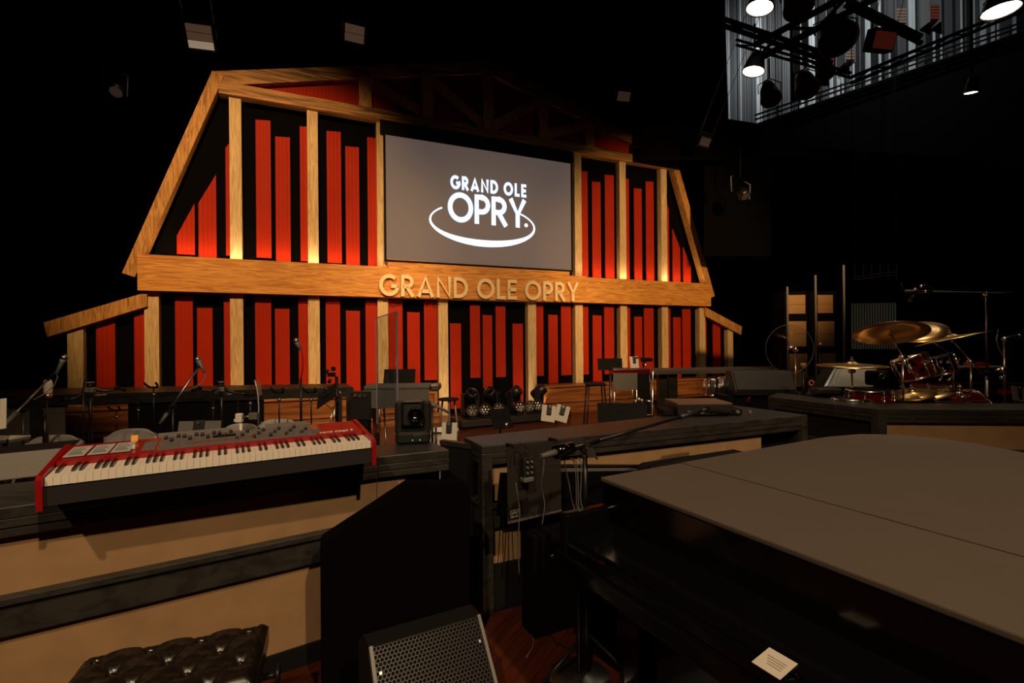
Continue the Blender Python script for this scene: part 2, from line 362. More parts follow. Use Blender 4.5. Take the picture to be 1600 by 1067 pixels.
# columns: lower storey all ten, upper storey six
for i, a in enumerate(CA):
    for sg in (-1, 1):
        s = S0+sg*a
        bpart('column', MB().bbox(s-CW*1.06, s+CW*1.06, -.17, -.0, 0, ZB+.02), M_colwood)
        if 1 <= i <= 3: bpart('column', MB().bbox(s-CW*.97, s+CW*.97, -.17, -.0, ZT-.02, TB+.02), M_colwood)
# main beam in three boards, with the pale board over the middle
bx = 5.686*K; c4 = CA[3]-.1
bpart('beam', MB().bbox(S0-bx, S0-c4, -.34, -.0, ZB, ZT), M_barnwoodh)
bpart('beam', MB().bbox(S0-c4, S0+c4+.2, -.36, -.0, ZB, ZT+.02), M_barnwoodh)
bpart('beam', MB().bbox(S0+c4+.2, S0+bx, -.34, -.0, ZB, ZT), M_barnwoodh)
s1, _ = PB(606, 410, .3); s2, zz = PB(890, 421, .3)
bpart('ledge_board', MB().bbox(s1, s2, -.30, -.0, ZT, zz), M_barnwoodh)
# red corrugated panels: (x0,y0 top-left, x1,y1 top-right, bottom y, x at bottom) in frame pixels
def redp(x0, y0, x1, y1, bx_, by, label=None):
    sa, za = PB(x0, y0, .08); sb, zb_ = PB(x1, y1, .08)
    _, zz = PB(bx_, by, .08)
    corr('red_panel', sa, sb, max(zz, 0), za, zb_, M_redpanel)
z1 = lambda x, y: (60+x*.3625, 80+y*.3625)
z2 = lambda x, y: (560+x*.3875, 80+y*.3875)
z3 = lambda x, y: (60+x*.3625, 380+y*.3625)
z4 = lambda x, y: (560+x*.375, 400+y*.375)
for z, L_ in ((z1, [(595, 795, 672, 655, 630, 875), (688, 655, 765, 530, 725, 892), (805, 415, 832, 385, 820, 880), (935, 293, 1000, 298, 978, 890), (1020, 366, 1084, 370, 1058, 912), (1126, 322, 1165, 325, 1150, 905),
                    (1242, 342, 1304, 347, 1278, 912), (1323, 408, 1382, 413, 1357, 930), (1419, 372, 1460, 374, 1440, 925)]),
              (z2, [(36, 345, 76, 350, 56, 868), (886, 483, 925, 485, 908, 915), (943, 525, 977, 527, 962, 920), (995, 497, 1031, 500, 1014, 915), (1066, 512, 1092, 514, 1080, 922), (1113, 552, 1143, 554, 1130, 930), (1161, 524, 1191, 526, 1178, 930),
                    (1228, 570, 1254, 640, 1244, 930), (1269, 716, 1299, 795, 1284, 937), (1312, 790, 1342, 870, 1326, 937)]),
              (z3, [(246, 325, 328, 300, 290, 640), (410, 275, 470, 252, 440, 640), (587, 225, 664, 226, 625, 640), (682, 278, 750, 279, 712, 640), (798, 226, 840, 226, 820, 640), (933, 232, 1003, 233, 970, 640),
                    (1019, 282, 1082, 283, 1050, 640), (1120, 235, 1168, 235, 1145, 640), (1238, 237, 1300, 238, 1270, 700), (1326, 290, 1386, 292, 1355, 700), (1410, 243, 1465, 244, 1430, 700)]),
              (z4, [(125, 180, 184, 183, 155, 520), (204, 233, 256, 235, 232, 545), (274, 187, 327, 190, 302, 517), (383, 280, 428, 281, 405, 637), (466, 203, 507, 205, 490, 508), (519, 245, 558, 247, 542, 550), (573, 207, 613, 209, 594, 505),
                    (644, 281, 686, 282, 668, 620), (731, 202, 771, 204, 753, 500), (793, 244, 831, 246, 812, 530), (846, 206, 887, 208, 866, 497), (921, 206, 959, 208, 940, 494), (978, 246, 1014, 248, 996, 522), (1026, 209, 1066, 210, 1044, 492),
                    (1105, 212, 1134, 213, 1120, 490), (1152, 252, 1183, 253, 1168, 515), (1192, 215, 1231, 216, 1210, 487), (1273, 217, 1301, 218, 1286, 485), (1314, 255, 1344, 256, 1330, 508), (1352, 220, 1386, 221, 1368, 482),
                    (1427, 262, 1452, 272, 1440, 520), (1480, 283, 1510, 295, 1495, 520)])):
    for (a, b_, c, d, e, f_) in L_:
        p = z(a, b_); q = z(c, d); r = z(e, f_); redp(p[0], p[1], q[0], q[1], r[0], r[1])
# sign lettering on the beam
t = .17
out, wd = layout('GRAND OLE OPRY', t, .13, .36)
sA, zA = PB(592, 444, .4); sB, zB_ = PB(903, 455, .4)
zb1 = PB(740, 466.5, .4)[1]; zt1 = PB(740, 434.5, .4)[1]; hh = zt1-zb1
sx = (sB-sA)/wd
sign = MB()
lett = None
for ch, x, st in out:
    mb = MB()
    for pts, cl in st: ribbon(mb, pts, t, cl, lambda X, Y, k: Vector((sA+(x+X)*sx, -.37-.07*k, zb1+Y*hh)))
    bpart('sign_letter', mb, M_letter)
# the projection screen with the projected wordmark
scr = thing('projection_screen', 'grey projection screen over the beam showing a white wordmark with a swoosh', 'screen', BO, math.pi/2-BYAW)
D = .3
c = [PB(602, 209, D), PB(892, 257, D), PB(892, 420, D), PB(604, 408, D)]
sl_, sr_ = (c[0][0]+c[3][0])/2, (c[1][0]+c[2][0])/2; zt_, zb_ = (c[0][1]+c[1][1])/2, (c[2][1]+c[3][1])/2
MB().bbox(sl_, sr_, -D, -D+.05, zb_, zt_).build('screen_surface', M_screen, scr)
fr = MB()
for (x0, x1, y0, y1) in ((sl_-.04, sr_+.04, zt_, zt_+.05), (sl_-.04, sr_+.04, zb_-.04, zb_), (sl_-.04, sl_, zb_, zt_), (sr_, sr_+.04, zb_, zt_)): fr.bbox(x0, x1, -D-.01, -D+.06, y0, y1)
fr.build('screen_frame', M_black, scr)
MB().bbox(sl_-.1, sr_+.1, -D+.02, -D+.12, zt_+.05, TB).build('screen_header', M_black, scr)
def scrtext(text, u0, u1, v, yt, yb, t, gap, space, nm):
    a, _ = PB(u0, v, D); b_, _ = PB(u1, v, D); zt = PB((u0+u1)/2, yt, D)[1]; zb = PB((u0+u1)/2, yb, D)[1]
    out, wd = layout(text, t, gap, space); k = (b_-a)/wd; par = None
    for grow, m, y, nn in ((0, M_logo, .008, nm), (.014, M_logohalo, .003, 'blue_fringe')):
        mb = MB()
        for ch, x, st in out:
            for pts, cl in st: ribbon(mb, pts, t+grow*2/(zt-zb), cl, lambda X, Y, q: Vector((a+(x+X)*k, -D-y*q, zb+Y*(zt-zb))))
        o = mb.build(nn, m, scr)
scrtext('GRAND OLE', 704, 822, 292, 281, 301.5, .2, .22, .42, 'small_wordmark')
scrtext('OPRY', 700, 822, 330, 306, 351, .16, .07, .3, 'large_wordmark')
ca = PB(757, 348, D); ra = (PB(838, 348, D)[0]-PB(676, 348, D)[0])/2; rb = (PB(757, 318, D)[1]-PB(757, 379, D)[1])/2; cz = PB(757, 350, D)[1]
for grow, m, y, nn in ((0, M_logo, .008, 'swoosh'), (.016, M_logohalo, .003, 'blue_fringe')):
    mb = MB(); N = 48; a0, a1 = 142, 405; vs = []
    for i in range(N+1):
        a = R(a0+(a1-a0)*i/N); tt = i/N; w = .035+.10*max(0, math.sin(math.pi*tt))**2.5 + grow
        cx, cy = ca[0]+ra*math.cos(a), cz+rb*math.sin(a)
        for k in (0, 1):
            for q in (-.5, .5): vs.append((cx+q*w*math.cos(a)*.8, -D-y*k, cy+q*w*math.sin(a)*1.1))
    fs = []
    for i in range(N): a = 4*i; e = a+4; fs += [(a+2, a+3, e+3, e+2), (a, e, e+1, a+1), (a+1, e+1, e+3, a+3), (a, a+2, e+2, e)]
    fs += [(0, 1, 3, 2), (4*N, 4*N+2, 4*N+3, 4*N+1)]
    mb._add(vs, fs); mb.build(nn, m, scr)
ds, dz = PB(822, 352, D)
MB().cyl((ds, -D, dz), (ds, -D-.008, dz), .045, n=16).build('wordmark_dot', M_logo, scr)
# uplights washing the foot of the columns, and strips along the beam washing the upper storey
for i in (1, 2, 3):
    for sg in (-1, 1): spot('ledge_uplight', BW(S0+sg*CA[i], ZT+.09, .31), BW(S0+sg*CA[i], ZT+1.6, .05), 2.2, (1, .78, .5), 120, 1, .06)
for i in range(5):
    for sg in (-1, 1): spot('floor_uplight', BW(S0+sg*CA[i], .07, .95), BW(S0+sg*CA[i], 1.6, .05), 22, (1, .74, .42), 120, 1, .06)
for (sa, sb) in ((S0-CA[0]+.1, S0-CA[3]-.2), (S0+CA[3]+.25, S0+CA[0]-.1)):
    p = BW((sa+sb)/2, ZT+.02, .27); l = bpy.data.lights.new('ledge_strip', 'AREA'); l.shape = 'RECTANGLE'; l.size = sb-sa; l.size_y = .02; l.energy = 17; l.color = (1, .62, .30)
    o = bpy.data.objects.new('ledge_strip', l); COL.objects.link(o); o.location = p; o.rotation_euler = (math.pi-R(12), 0, math.pi/2-BYAW)
# ------------------------------------------------------------------ stage consoles: dark tops over plywood panels
DT = 1.04                      # desk top height
def console(name, label, poly, edges, cat='desk', tops=(DT-.05, DT), front=None, panel=M_ply, levels=((.68, .915), (.10, .52)), posts=True, over=.0, labels=None, deep=.05, spans={}, black=()):
    cx = sum(p.x for p in poly)/len(poly); cy = sum(p.y for p in poly)/len(poly)
    t = thing(name, label, cat, (cx, cy, 0)); Lp = [(p.x-cx, p.y-cy) for p in poly]
    MB().prism(Lp, tops[0], tops[1]).build('countertop', M_deskblack, t, bevel=.006)
    n = len(poly)
    for i in edges:
        p = Vector((*Lp[i], 0)); q = Vector((*Lp[(i+1) % n], 0)); d = (q-p); Ln = d.length; d.normalize(); nin = Vector((-d.y, d.x, 0))
        ang = math.atan2(d.y, d.x); rot = Matrix.Rotation(ang, 3, 'Z')
        def sl(name, a, b, o0, o1, z0, z1, m, bev=0, lab=None):
            c = p + d*((a+b)/2) + nin*((o0+o1)/2); o = MB().box((c.x, c.y, (z0+z1)/2), (b-a, o1-o0, z1-z0), m=rot).build(name, m, t, bevel=bev)
            if lab: o['label'] = lab
            return o
        sl('fascia', 0, Ln, .004, .03, .955, tops[0], M_deskblack, .003)
        sl('fascia', 0, Ln, .012, .035, .915, .95, M_deskblack, .003)
        f0, f1 = spans.get(i, (0, 1))
        for (z0, z1) in levels:
            if i in black: sl('panel', .04, Ln-.04, deep, deep+.02, z0, z1, M_black)
            elif f1 > 0: sl('panel', (.02 if i == edges[0] else -.005)+f0*Ln, Ln*f1-(.02 if posts is True else -.0), deep, deep+.02, z0, z1, panel, 0, 'pale plywood panel')
            if f1 < 1: sl('panel', Ln*max(f1, .01), Ln-.02, deep+.1, deep+.12, z0, z1, M_black, 0)  # black board added for the dark opening past the plywood
        zs = sorted([z for lv in levels for z in lv])
        if len(levels) > 1:
            sl('shelf_rail', .0, Ln, .0, .14, levels[0][0]-.03, levels[0][0], M_deskblack, .004)
            sl('shelf_rail', .0, Ln, .02, .07, levels[1][1]-.0, levels[0][0]-.03, M_deskblack, .004)
        sl('kickboard', 0, Ln, .03, .06, 0, levels[-1][0], M_black)
        if posts is not False:
            for a in ((0, Ln-.07) if posts is True else [Ln*f for f in posts.get(i, ())]): sl('post', a, a+.07, .0, .07, 0, tops[0], M_deskblack, .004)
    # the back carcass that closes the volume
    return t
kd = [PZ(-160, 815, DT), PZ(0, 793, DT), PZ(592, 713, DT), PZ(702, 702, DT), PZ(668, 687, DT), PZ(-160, 735, DT)]
e0 = kd[0] - (kd[2]-kd[0]).normalized()*.9; kd = [e0] + kd[2:]
dA = (kd[1]-kd[0]).normalized(); nA = Vector((-dA.y, dA.x, 0))
kd[4] = kd[0] + nA*.55; kd[3] = PZ(668, 687, DT)
desk_l = console('stage_console', 'long black topped console with plywood front carrying the red keyboard', kd, [0, 1], posts={0: (0,)}, spans={1: (0, .38)})
cd = [PZ(753, 697, DT), PZ(1262, 648, DT), PZ(1130, 631, DT), PZ(1015, 652, DT), PZ(725, 683, DT)]
desk_c = console('stage_console', 'black topped console in the middle between the keyboard and the grand piano', cd, [0, 4, 1], spans={0: (0, .84)}, black=(4, 1), levels=((.68, .915), (.29, .52)))
dd = [PZ(1200, 619.5, DT), PZ(1373, 639, DT), PZ(1760, 641, DT), PZ(1760, 630, DT), PZ(1373, 630, DT), PZ(1215, 613.5, DT)]
desk_d = console('stage_console', 'black topped console with plywood front standing before the drum kit', dd, [0, 1], black=(0,))
# low dark floor screen between the two consoles (the console return seen edge on)
rt = thing('return_panel', 'black wing panel standing between the keyboard console and the middle console', 'panel', PZ(700, 690, DT).xy.to_3d())
p0, p1 = PZ(690, 688, DT-.03), PZ(748, 695, DT-.03)
MB().bar((p0.x, p0.y, .5), (p1.x-.03, p1.y, .5), .03, .98).build('board', M_black, rt, world=True)
MB().bar((p0.x, p0.y, 1.0), (p1.x-.03, p1.y, 1.0), .04, .03).build('top_rail', M_deskblack, rt, world=True)

# back desks either side of the stage, in front of the barn
def backdesk(name, label, pts, yt, front_px=None, leg=True):
    pass
bl = [PZ(-170, 623, DT), PZ(552, 605, DT), PZ(540, 599, DT), PZ(-170, 611, DT)]
t = thing('back_desk', 'long black back desk across the left of the stage below the barn', 'desk', (bl[1].x-2, bl[1].y, 0))
MB().prism([(p.x, p.y) for p in bl], DT-.045, DT).build('desktop', M_deskblack, t, world=True)
d = (bl[1]-bl[0]).normalized(); nn = Vector((-d.y, d.x, 0)); rot = Matrix.Rotation(math.atan2(d.y, d.x), 3, 'Z')
def ebx(a, b, o0, o1, z0, z1):      # distances measured back from the right end
    c = bl[1] - d*((a+b)/2) + nn*((o0+o1)/2); return MB().box((c.x, c.y, (z0+z1)/2), (b-a, o1-o0, z1-z0), m=rot)
ebx(0, 9, .005, .035, .90, DT-.045).build('fascia', M_deskblack, t, world=True)
def lenat(u): # distance from right end at pixel column u on the front edge
    r = ray(u, 600); a = Matrix(((r.x, d.x), (r.y, d.y))); s = a.inverted() @ Vector((bl[1].x, bl[1].y)); return s.y
ebx(0, .10, 0, .1, 0, DT-.045).build('post', M_deskblack, t, world=True)
ebx(.17, .23, .02, .1, 0, DT-.045).build('post', M_deskblack, t, world=True)
a1, a2 = lenat(410), lenat(195)
for i in range(5):
    x0 = a1+(a2-a1)*i/5; ebx(x0+.004, a1+(a2-a1)*(i+1)/5-.004, .06, .08, .35, .90).build('modesty_panel', M_grey if False else M_black, t, world=True)
ebx(lenat(430), lenat(150), .03, .06, .33, .35).build('lower_rail', M_steel, t, world=True)
a3 = lenat(60); ebx(a3, a3+.1, 0, .1, 0, DT-.045).build('post', M_deskblack, t, world=True)
ebx(lenat(95), lenat(-60), .06, .08, .35, .88).build('modesty_panel', M_case, t, world=True)
br_ = [PZ(1017, 580, DT), PZ(1242, 576, DT), PZ(1242, 571.5, DT), PZ(1100, 572.5, DT), PZ(1017, 575, DT)]
t = thing('back_desk', 'thin black back desk on square posts across the right of the stage', 'desk', (br_[0].x+1, br_[0].y, 0))
MB().prism([(p.x, p.y) for p in (br_[0], br_[1], br_[2], br_[4])], DT-.07, DT).build('desktop', M_grey, t, world=True)
for u in (1037, 1053, 1225):
    q = PZ(u, 579, DT); MB().bbox(q.x-.09, q.x+.09, q.y+.05, q.y+.2, 0, DT-.07).build('post', M_deskblack, t, world=True)

# wooden pews and plinths along the barn
def pew(s0, s1, label, h=.62):
    t = thing('pew', label, 'bench', BW((s0+s1)/2, 0, .5), math.pi/2-BYAW); a = (s1-s0)/2
    MB().bbox(-a, a, -.25, .22, h-.05, h).build('seat', M_pew, t, bevel=.01)
    MB().bbox(-a, a, -.20, -.16, .2, h-.05).build('front_board', M_pew, t)
    MB().bbox(-a, a, -.62, -.15, .13, .18).build('kneeler', M_pew, t, bevel=.01)
    for x in (-a+.03, a-.03): MB().bbox(x-.03, x+.03, -.24, .2, 0, h-.05).build('side_board', M_pew, t)
    MB().bbox(-a, a, -.6, -.56, 0, .13).build('lower_board', M_pew, t)
sR5, sR3, sR1 = S0+CA[4], S0+CA[2], S0+CA[0]
pew(sR5+.02, sR3+.6, 'oak pew against the barn, right of the moving lights')
pew(sR3+.7, S0+OA-.3, 'oak pew against the barn under the thin back desk')
pew(S0-CA[3]-.2, S0-CA[4]-.3, 'oak pew against the barn behind the grey covered piano')
pew(S0-CA[1]-.7, S0-CA[3]-.35, 'oak pew against the barn behind the left back desk')
pew(S0-OA-.2, S0-CA[1]-.85, 'oak pew against the barn at the far left')

# ------------------------------------------------------------------ the red stage piano
k1, k2 = PZ(70, 746, 1.173), PZ(579, 689, 1.173)
kdir = (k2-k1).normalized(); kang = math.atan2(kdir.y, kdir.x)
kb = thing('stage_piano', 'red 88 key stage keyboard lying on the left console', 'keyboard', (k1.x, k1.y, 1.065), kang)
KL = 1.225*((k2-k1).length/1.225)
KT = R(3.0)
Rt = Matrix.Rotation(KT, 4, 'X')
def kpart(name, mb, m, par=None):
    mb.v = [Rt @ v for v in mb.v]; return mb.build(name, m, par or kb)
zk = .108
kpart('body', MB().bbox(0, KL, .008, .40, .0, .075), M_blackplastic)
kpart('key_slip', MB().bbox(-.002, KL+.002, -.004, .008, .0, .068), mat('dark_slip', (.022, .021, .020), .5))
kpart('top_panel', MB().hull([(0, .155, zk+.022), (KL, .155, zk+.022), (KL, .40, zk+.030), (0, .40, zk+.030)], [(0, .155, .07), (KL, .155, .07), (KL, .40, .07), (0, .40, .07)]), M_red)
for x in (-.022, KL+.002):
    c = MB(); c.slab([(-.02, -.012), (.40, -.012), (.40, .145), (.33, .142), (.0, .118), (-.02, .105)], 0, .02)
    c.v = [Vector((x + v.y, v.x, v.z)) for v in c.v]; kpart('end_cheek', c, M_red)
nw = 52; kw = KL/nw
pat = [1, 0, 1, 1, 0, 1, 1]     # a black key follows white key i (starting at A)
M_key = mat('white_key', (.85, .79, .66), .35); M_bkey = mat('black_key', (.01, .01, .01), .3)
for i in range(nw): kpart('white_key', MB().bbox(i*kw+.0005, (i+1)*kw-.0005, 0, .152, .075, zk), M_key)
for i in range(nw-1):
    if pat[i % 7]:
        x = (i+1)*kw
        kpart('black_key', MB().hull([(x-.0045, .062, zk+.011), (x+.0045, .062, zk+.011), (x+.0045, .153, zk+.012), (x-.0045, .153, zk+.012)], [(x-.006, .052, zk), (x+.006, .052, zk), (x+.006, .153, zk), (x-.006, .153, zk)]), M_bkey)
zp = lambda y: zk+.022+(y-.155)/.245*.008
def panelbox(nm, x0, x1, y0, y1, h, m): 
    return kpart(nm, MB().hull([(x0, y0, zp(y0)+h), (x1, y0, zp(y0)+h), (x1, y1, zp(y1)+h), (x0, y1, zp(y1)+h)], [(x0, y0, zp(y0)-.002), (x1, y0, zp(y0)-.002), (x1, y1, zp(y1)-.002), (x0, y1, zp(y1)-.002)]), m)
M_pan = mat('control_panel_grey', (.14, .135, .13), .5, noise=.2, scale=60)
panelbox('control_panel', KL*.27, KL*.81, .175, .385, .003, M_pan)
panelbox('control_panel', KL*.222, KL*.262, .19, .33, .003, M_pan)
rng = random.Random(3)
for i in range(11):
    x = KL*(.30+.05*i); panelbox('button_row', x, x+KL*.03, .20, .222, .007, M_case)
    panelbox('button_row', x, x+KL*.03, .245, .262, .007, M_case)
panelbox('display', KL*.44, KL*.52, .29, .335, .005, M_black)
panelbox('red_legend_strip', KL*.36, KL*.58, .225, .24, .0042, M_red)
M_knob = mat('knob_black', (.012, .012, .012), .4)
for i in range(26):
    x = KL*(.285+.0198*i); y = (.35, .30, .365)[i % 3] if i < 12 else (.22, .275, .34)[i % 3]
    k_ = MB().cyl((x, y, zp(y)), (x, y, zp(y)+.019), .0085, .007, 12); kp = kpart('knob', k_, M_knob)
kpart('pitch_stick', MB().rbox((KL*.197, .24, zp(.24)+.008), (.012, .03, .016), .004), M_white)
o = text_part('lettering', 'nord stage 3', .034, M_white, kb, Rt @ Vector((KL*.895, .195, zp(.195)+.002)), (KT+R(2), 0, 0))
for x in (.12, .62, KL-.62, KL-.12):
    for y in (.05, .33): kpart('foot', MB().cyl((x, y, -.022+ -y*.0), (x, y, 0), .014, n=12), M_black)
for i, (lab, x) in enumerate((('white setlist sheet at the left end of the red keyboard, outermost', .012), ('white setlist sheet on the red keyboard, middle of the three', .09), ('white setlist sheet on the red keyboard beside the orange note', .165))):
    q = Rt @ Vector((x, .19, zp(.19)+.004)); 
    sh = thing('setlist_sheet', lab, 'paper', kb.matrix_basis @ Vector((0, 0, 0)) if False else (0, 0, 0), 0, None)
    base = Vector((k1.x, k1.y, 1.065)); M_ = Matrix.Rotation(kang, 4, 'Z'); sh.location = base + (M_ @ q); sh.rotation_euler = (KT, 0, kang)
    MB().hull([(0, 0, .002), (.068, 0, .002), (.074, .16, .006), (.006, .16, .006)], [(0, 0, 0), (.068, 0, 0), (.074, .16, .004), (.006, .16, .004)]).build('sheet', mat('grey_paper', (.42, .42, .38), .7), sh)
    for r_ in range(6): MB().bbox(.012, .058-.006*(r_ % 3), .02+.022*r_, .026+.022*r_, .0025+.0001*r_, .0065).build('printed_line', mat('ink_grey', (.2, .2, .19), .8), sh)
st = thing('sticky_note', 'small orange sticky note standing on the red keyboard panel', 'note'); q = base + (M_ @ (Rt @ Vector((.215, .36, zp(.36)+.003)))); st.location = q; st.rotation_euler = (R(65), 0, kang)
MB().bbox(0, .026, 0, .03, 0, .0015).build('note', mat('orange_note', (.85, .38, .06), .7), st)
# grey music ledges standing on the back of the keyboard console
def atk(x, y, z=0): return base + (M_ @ Vector((x, y, z)))
for (x0, x1, lab) in ((KL*.25, KL*.50, 'long grey tilted ledge behind the middle of the red keyboard'), (KL*.64, KL*.81, 'short grey tilted ledge behind the right end of the red keyboard')):
    t = thing('music_ledge', lab, 'stand', atk((x0+x1)/2, .47, -.025), kang); w = (x1-x0)/2
    MB().box((0, .02, .168), (w*2, .012, .045), m=Matrix.Rotation(R(-20), 3, 'X')).build('tray', M_case, t)
    MB().bbox(-w, w, -.005, .03, .135, .145).build('lip', M_greysteel, t)
    for x in (-w*.7, w*.7): MB().bbox(x-.01, x+.01, .0, .03, 0, .138).build('leg', M_black, t)

# grey carpeted monitor at the far left of the console
p = PZ(-40, 757, DT); q = PZ(119, 738, DT)
t = thing('amplifier', 'grey textured amplifier at the left end of the keyboard console', 'speaker', (p.x, p.y, DT), math.atan2(q.y-p.y, q.x-p.x)); 
w = (q-p).length; hh_ = .118
MB().hull([(-.4, .05, hh_), (w, .05, hh_), (w, .28, hh_), (-.4, .28, hh_)], [(-.4, .0, 0), (w, .0, 0), (w, .30, 0), (-.4, .30, 0)]).build('cabinet', mat('grey_tolex', (.20, .185, .165), .85, bump=.5, scale=120), t, bevel=.012)
MB().bbox(-.38, w-.02, .07, .26, hh_, hh_+.006).build('top_trim', M_black, t)
for x in (w-.42, w-.36, w-.30): MB().cyl((x, .04, hh_*.72), (x, .031, hh_*.70), .006, n=10).build('screw', M_black, t)

# ------------------------------------------------------------------ the remote video camera
c = PZ(643, 694, DT)
t = thing('video_camera', 'black remote controlled video camera on the right end of the keyboard console', 'camera', (c.x, c.y+.06, DT), R(8))
MB().rbox((0, 0, .04), (.215, .17, .08), .03).build('base', M_blackplastic, t)
MB().rbox((0, 0, .087), (.16, .14, .016), .03).build('turntable', M_black, t)
for sx_ in (-1, 1):
    MB().rbox((sx_*.085, 0, .165), (.05, .13, .20), .022).build('yoke_arm', M_blackplastic, t)
hd = MB().rbox((0, -.005, .185), (.125, .17, .15), .02, Matrix.Rotation(R(-4), 3, 'X')).build('head', M_blackplastic, t)
MB().rbox((0, -.01, .262), (.12, .18, .012), .02, Matrix.Rotation(R(-4), 3, 'X')).build('head_cover', M_grey, hd)
MB().lathe([(.0, -.015), (.038, -.012), (.046, 0), (.046, .03), (.036, .034), (.034, .024), (0, .018)], (.02, -.09, .19), (0, -1, -.05)).build('lens', M_gloss, hd)
text_part('lettering', 'SONY', .022, M_grey if False else M_case, t, (.035, -.087, .062), (math.pi/2, 0, 0))
for x in (.0, .045): MB().cyl((x, -.085, .03), (x, -.0875, .03), .003, n=8).build('indicator_light', mat('green_led', (.1, .9, .6), .5, emit=(.1, .8, .55), estr=.8), t)

# ------------------------------------------------------------------ grand piano
PH = 1.03
C0 = PZ(938, 745, PH); C1 = PZ(1300, 681, PH); ax = math.atan2(C1.y-C0.y, C1.x-C0.x)
pn = thing('grand_piano', 'black grand piano with a closed matte lid in the foreground', 'piano', (C0.x, C0.y, 0), ax)
def ploc(u, v, z=PH):
    w_ = PZ(u, v, z) - Vector((C0.x, C0.y, z)); c_, s_ = math.cos(-ax), math.sin(-ax); return (w_.x*c_-w_.y*s_, w_.x*s_+w_.y*c_)
tail = [ploc(*p) for p in ((1300, 681), (1345, 678), (1400, 679), (1460, 684), (1530, 694), (1600, 707))]
W_ = 1.52
seamx = ploc(1060, 725)[0]*.5 + ploc(1600, 864)[0]*.5
main = [(seamx+.003, 0)] + [(tail[0][0]-.05, -.0)] + tail[1:4] + tail[4:] 
lx, ly = tail[-1]
main += [(lx-.05, ly-.08), (lx-.30, -1.05), (lx-.75, -1.28), (seamx+.35, -1.46), (seamx+.003, -W_)]

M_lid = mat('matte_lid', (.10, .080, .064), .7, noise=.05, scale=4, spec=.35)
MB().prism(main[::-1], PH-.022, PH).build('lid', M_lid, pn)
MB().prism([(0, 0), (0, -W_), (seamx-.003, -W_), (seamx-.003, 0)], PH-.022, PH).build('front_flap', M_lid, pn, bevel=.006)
MB().cyl((seamx, -.02, PH-.010), (seamx, -W_+.02, PH-.010), .005, n=8).build('lid_hinge', M_black, pn)
rim = [(.02, -.012)] + [(x-.012 if i else x, y-.014) for i, (x, y) in enumerate(main[1:])][:-1] + [(seamx, -W_+.015), (.02, -W_+.015)]
MB().prism(rim[::-1], .68, PH-.022).build('case', M_gloss, pn)
for y in (-.03, -W_+.03): MB().rbox((-.10, y, .80), (.28, .06, .22), .02).build('cheek', M_gloss, pn, bevel=.012)
kf = MB().hull([(-.20, -W_+.06, .795), (.02, -W_+.06, .84), (.02, -.06, .84), (-.20, -.06, .795)], [(-.20, -W_+.06, .77), (.02, -W_+.06, .77), (.02, -.06, .77), (-.20, -.06, .77)]).build('key_lid', M_gloss, pn, bevel=.008)
MB().bbox(-.25, .6, -W_+.0, 0, .66, .74).build('keybed', M_gloss, pn, bevel=.014)
MB().bbox(-.235, -.20, -W_+.06, -.06, .74, .785).build('key_slip', M_gloss, pn, bevel=.006)
MB().bbox(.0, .03, -W_+.02, -.02, .83, PH-.024).build('fallboard', M_gloss, pn)
for (x, y) in ((.1, -.14), (.1, -W_+.14), (lx-.5, -.55)):
    lg = MB(); lg.hull([(x-.07, y-.07, .66), (x+.07, y-.07, .66), (x+.07, y+.07, .66), (x-.07, y+.07, .66)], [(x-.045, y-.045, .08), (x+.045, y-.045, .08), (x+.045, y+.045, .08), (x-.045, y+.045, .08)]); l_ = lg.build('leg', M_gloss, pn)
    MB().cyl((x, y-.02, .035), (x, y+.02, .035), .035, n=16).bbox(x-.03, x+.03, y-.03, y+.03, .05, .08).build('caster', M_brass, l_)
ly_ = MB(); [ly_.bar((.12, -W_/2+o, .66), (.10, -W_/2+o*.7, .12), .03) for o in (-.1, .1)]; ly_.bbox(.04, .16, -W_/2-.13, -W_/2+.13, .08, .13); lyo = ly_.build('pedal_lyre', M_gloss, pn)
for o_ in (-.07, 0, .07): MB().bbox(-.06, .05, -W_/2+o_-.012, -W_/2+o_+.012, .09, .10).build('pedal', M_brass, lyo)
q = PZ(1210, 1014, .815)
t = thing('note_card', 'small white handwritten card lying on the black key lid of the grand piano', 'paper', q, ax)
cc = MB(); xs = [ploc(*p, .83) for p in ((1173, 1009), (1204, 997), (1247, 1023), (1217, 1036))]
c4_ = [PZ(*p, .83) for p in ((1173, 1009), (1204, 997), (1247, 1023), (1217, 1036))]
cm = sum(c4_, Vector())/4; sz = ((c4_[1]-c4_[0]).length, (c4_[2]-c4_[1]).length)
lcx, lcy = sum(x for x, y in xs)/4, sum(y for x, y in xs)/4
sur = .795 + (lcx+.20)/.22*.045
t.location = (C0.x + lcx*math.cos(ax)-lcy*math.sin(ax), C0.y + lcx*math.sin(ax)+lcy*math.cos(ax), sur+.002); t.rotation_euler = (0, -math.atan(.045/.22), ax)
MB().bbox(-sz[0]/2, sz[0]/2, -sz[1]/2, sz[1]/2, 0, .0015).build('card', M_paper, t)
for i in range(4): MB().tube([(-.015+.009*i, -.028+.0055*k, .0022+.0006*(k % 2)) for k in range(8+i)], .0006, 4).build('handwriting', M_grey, t)

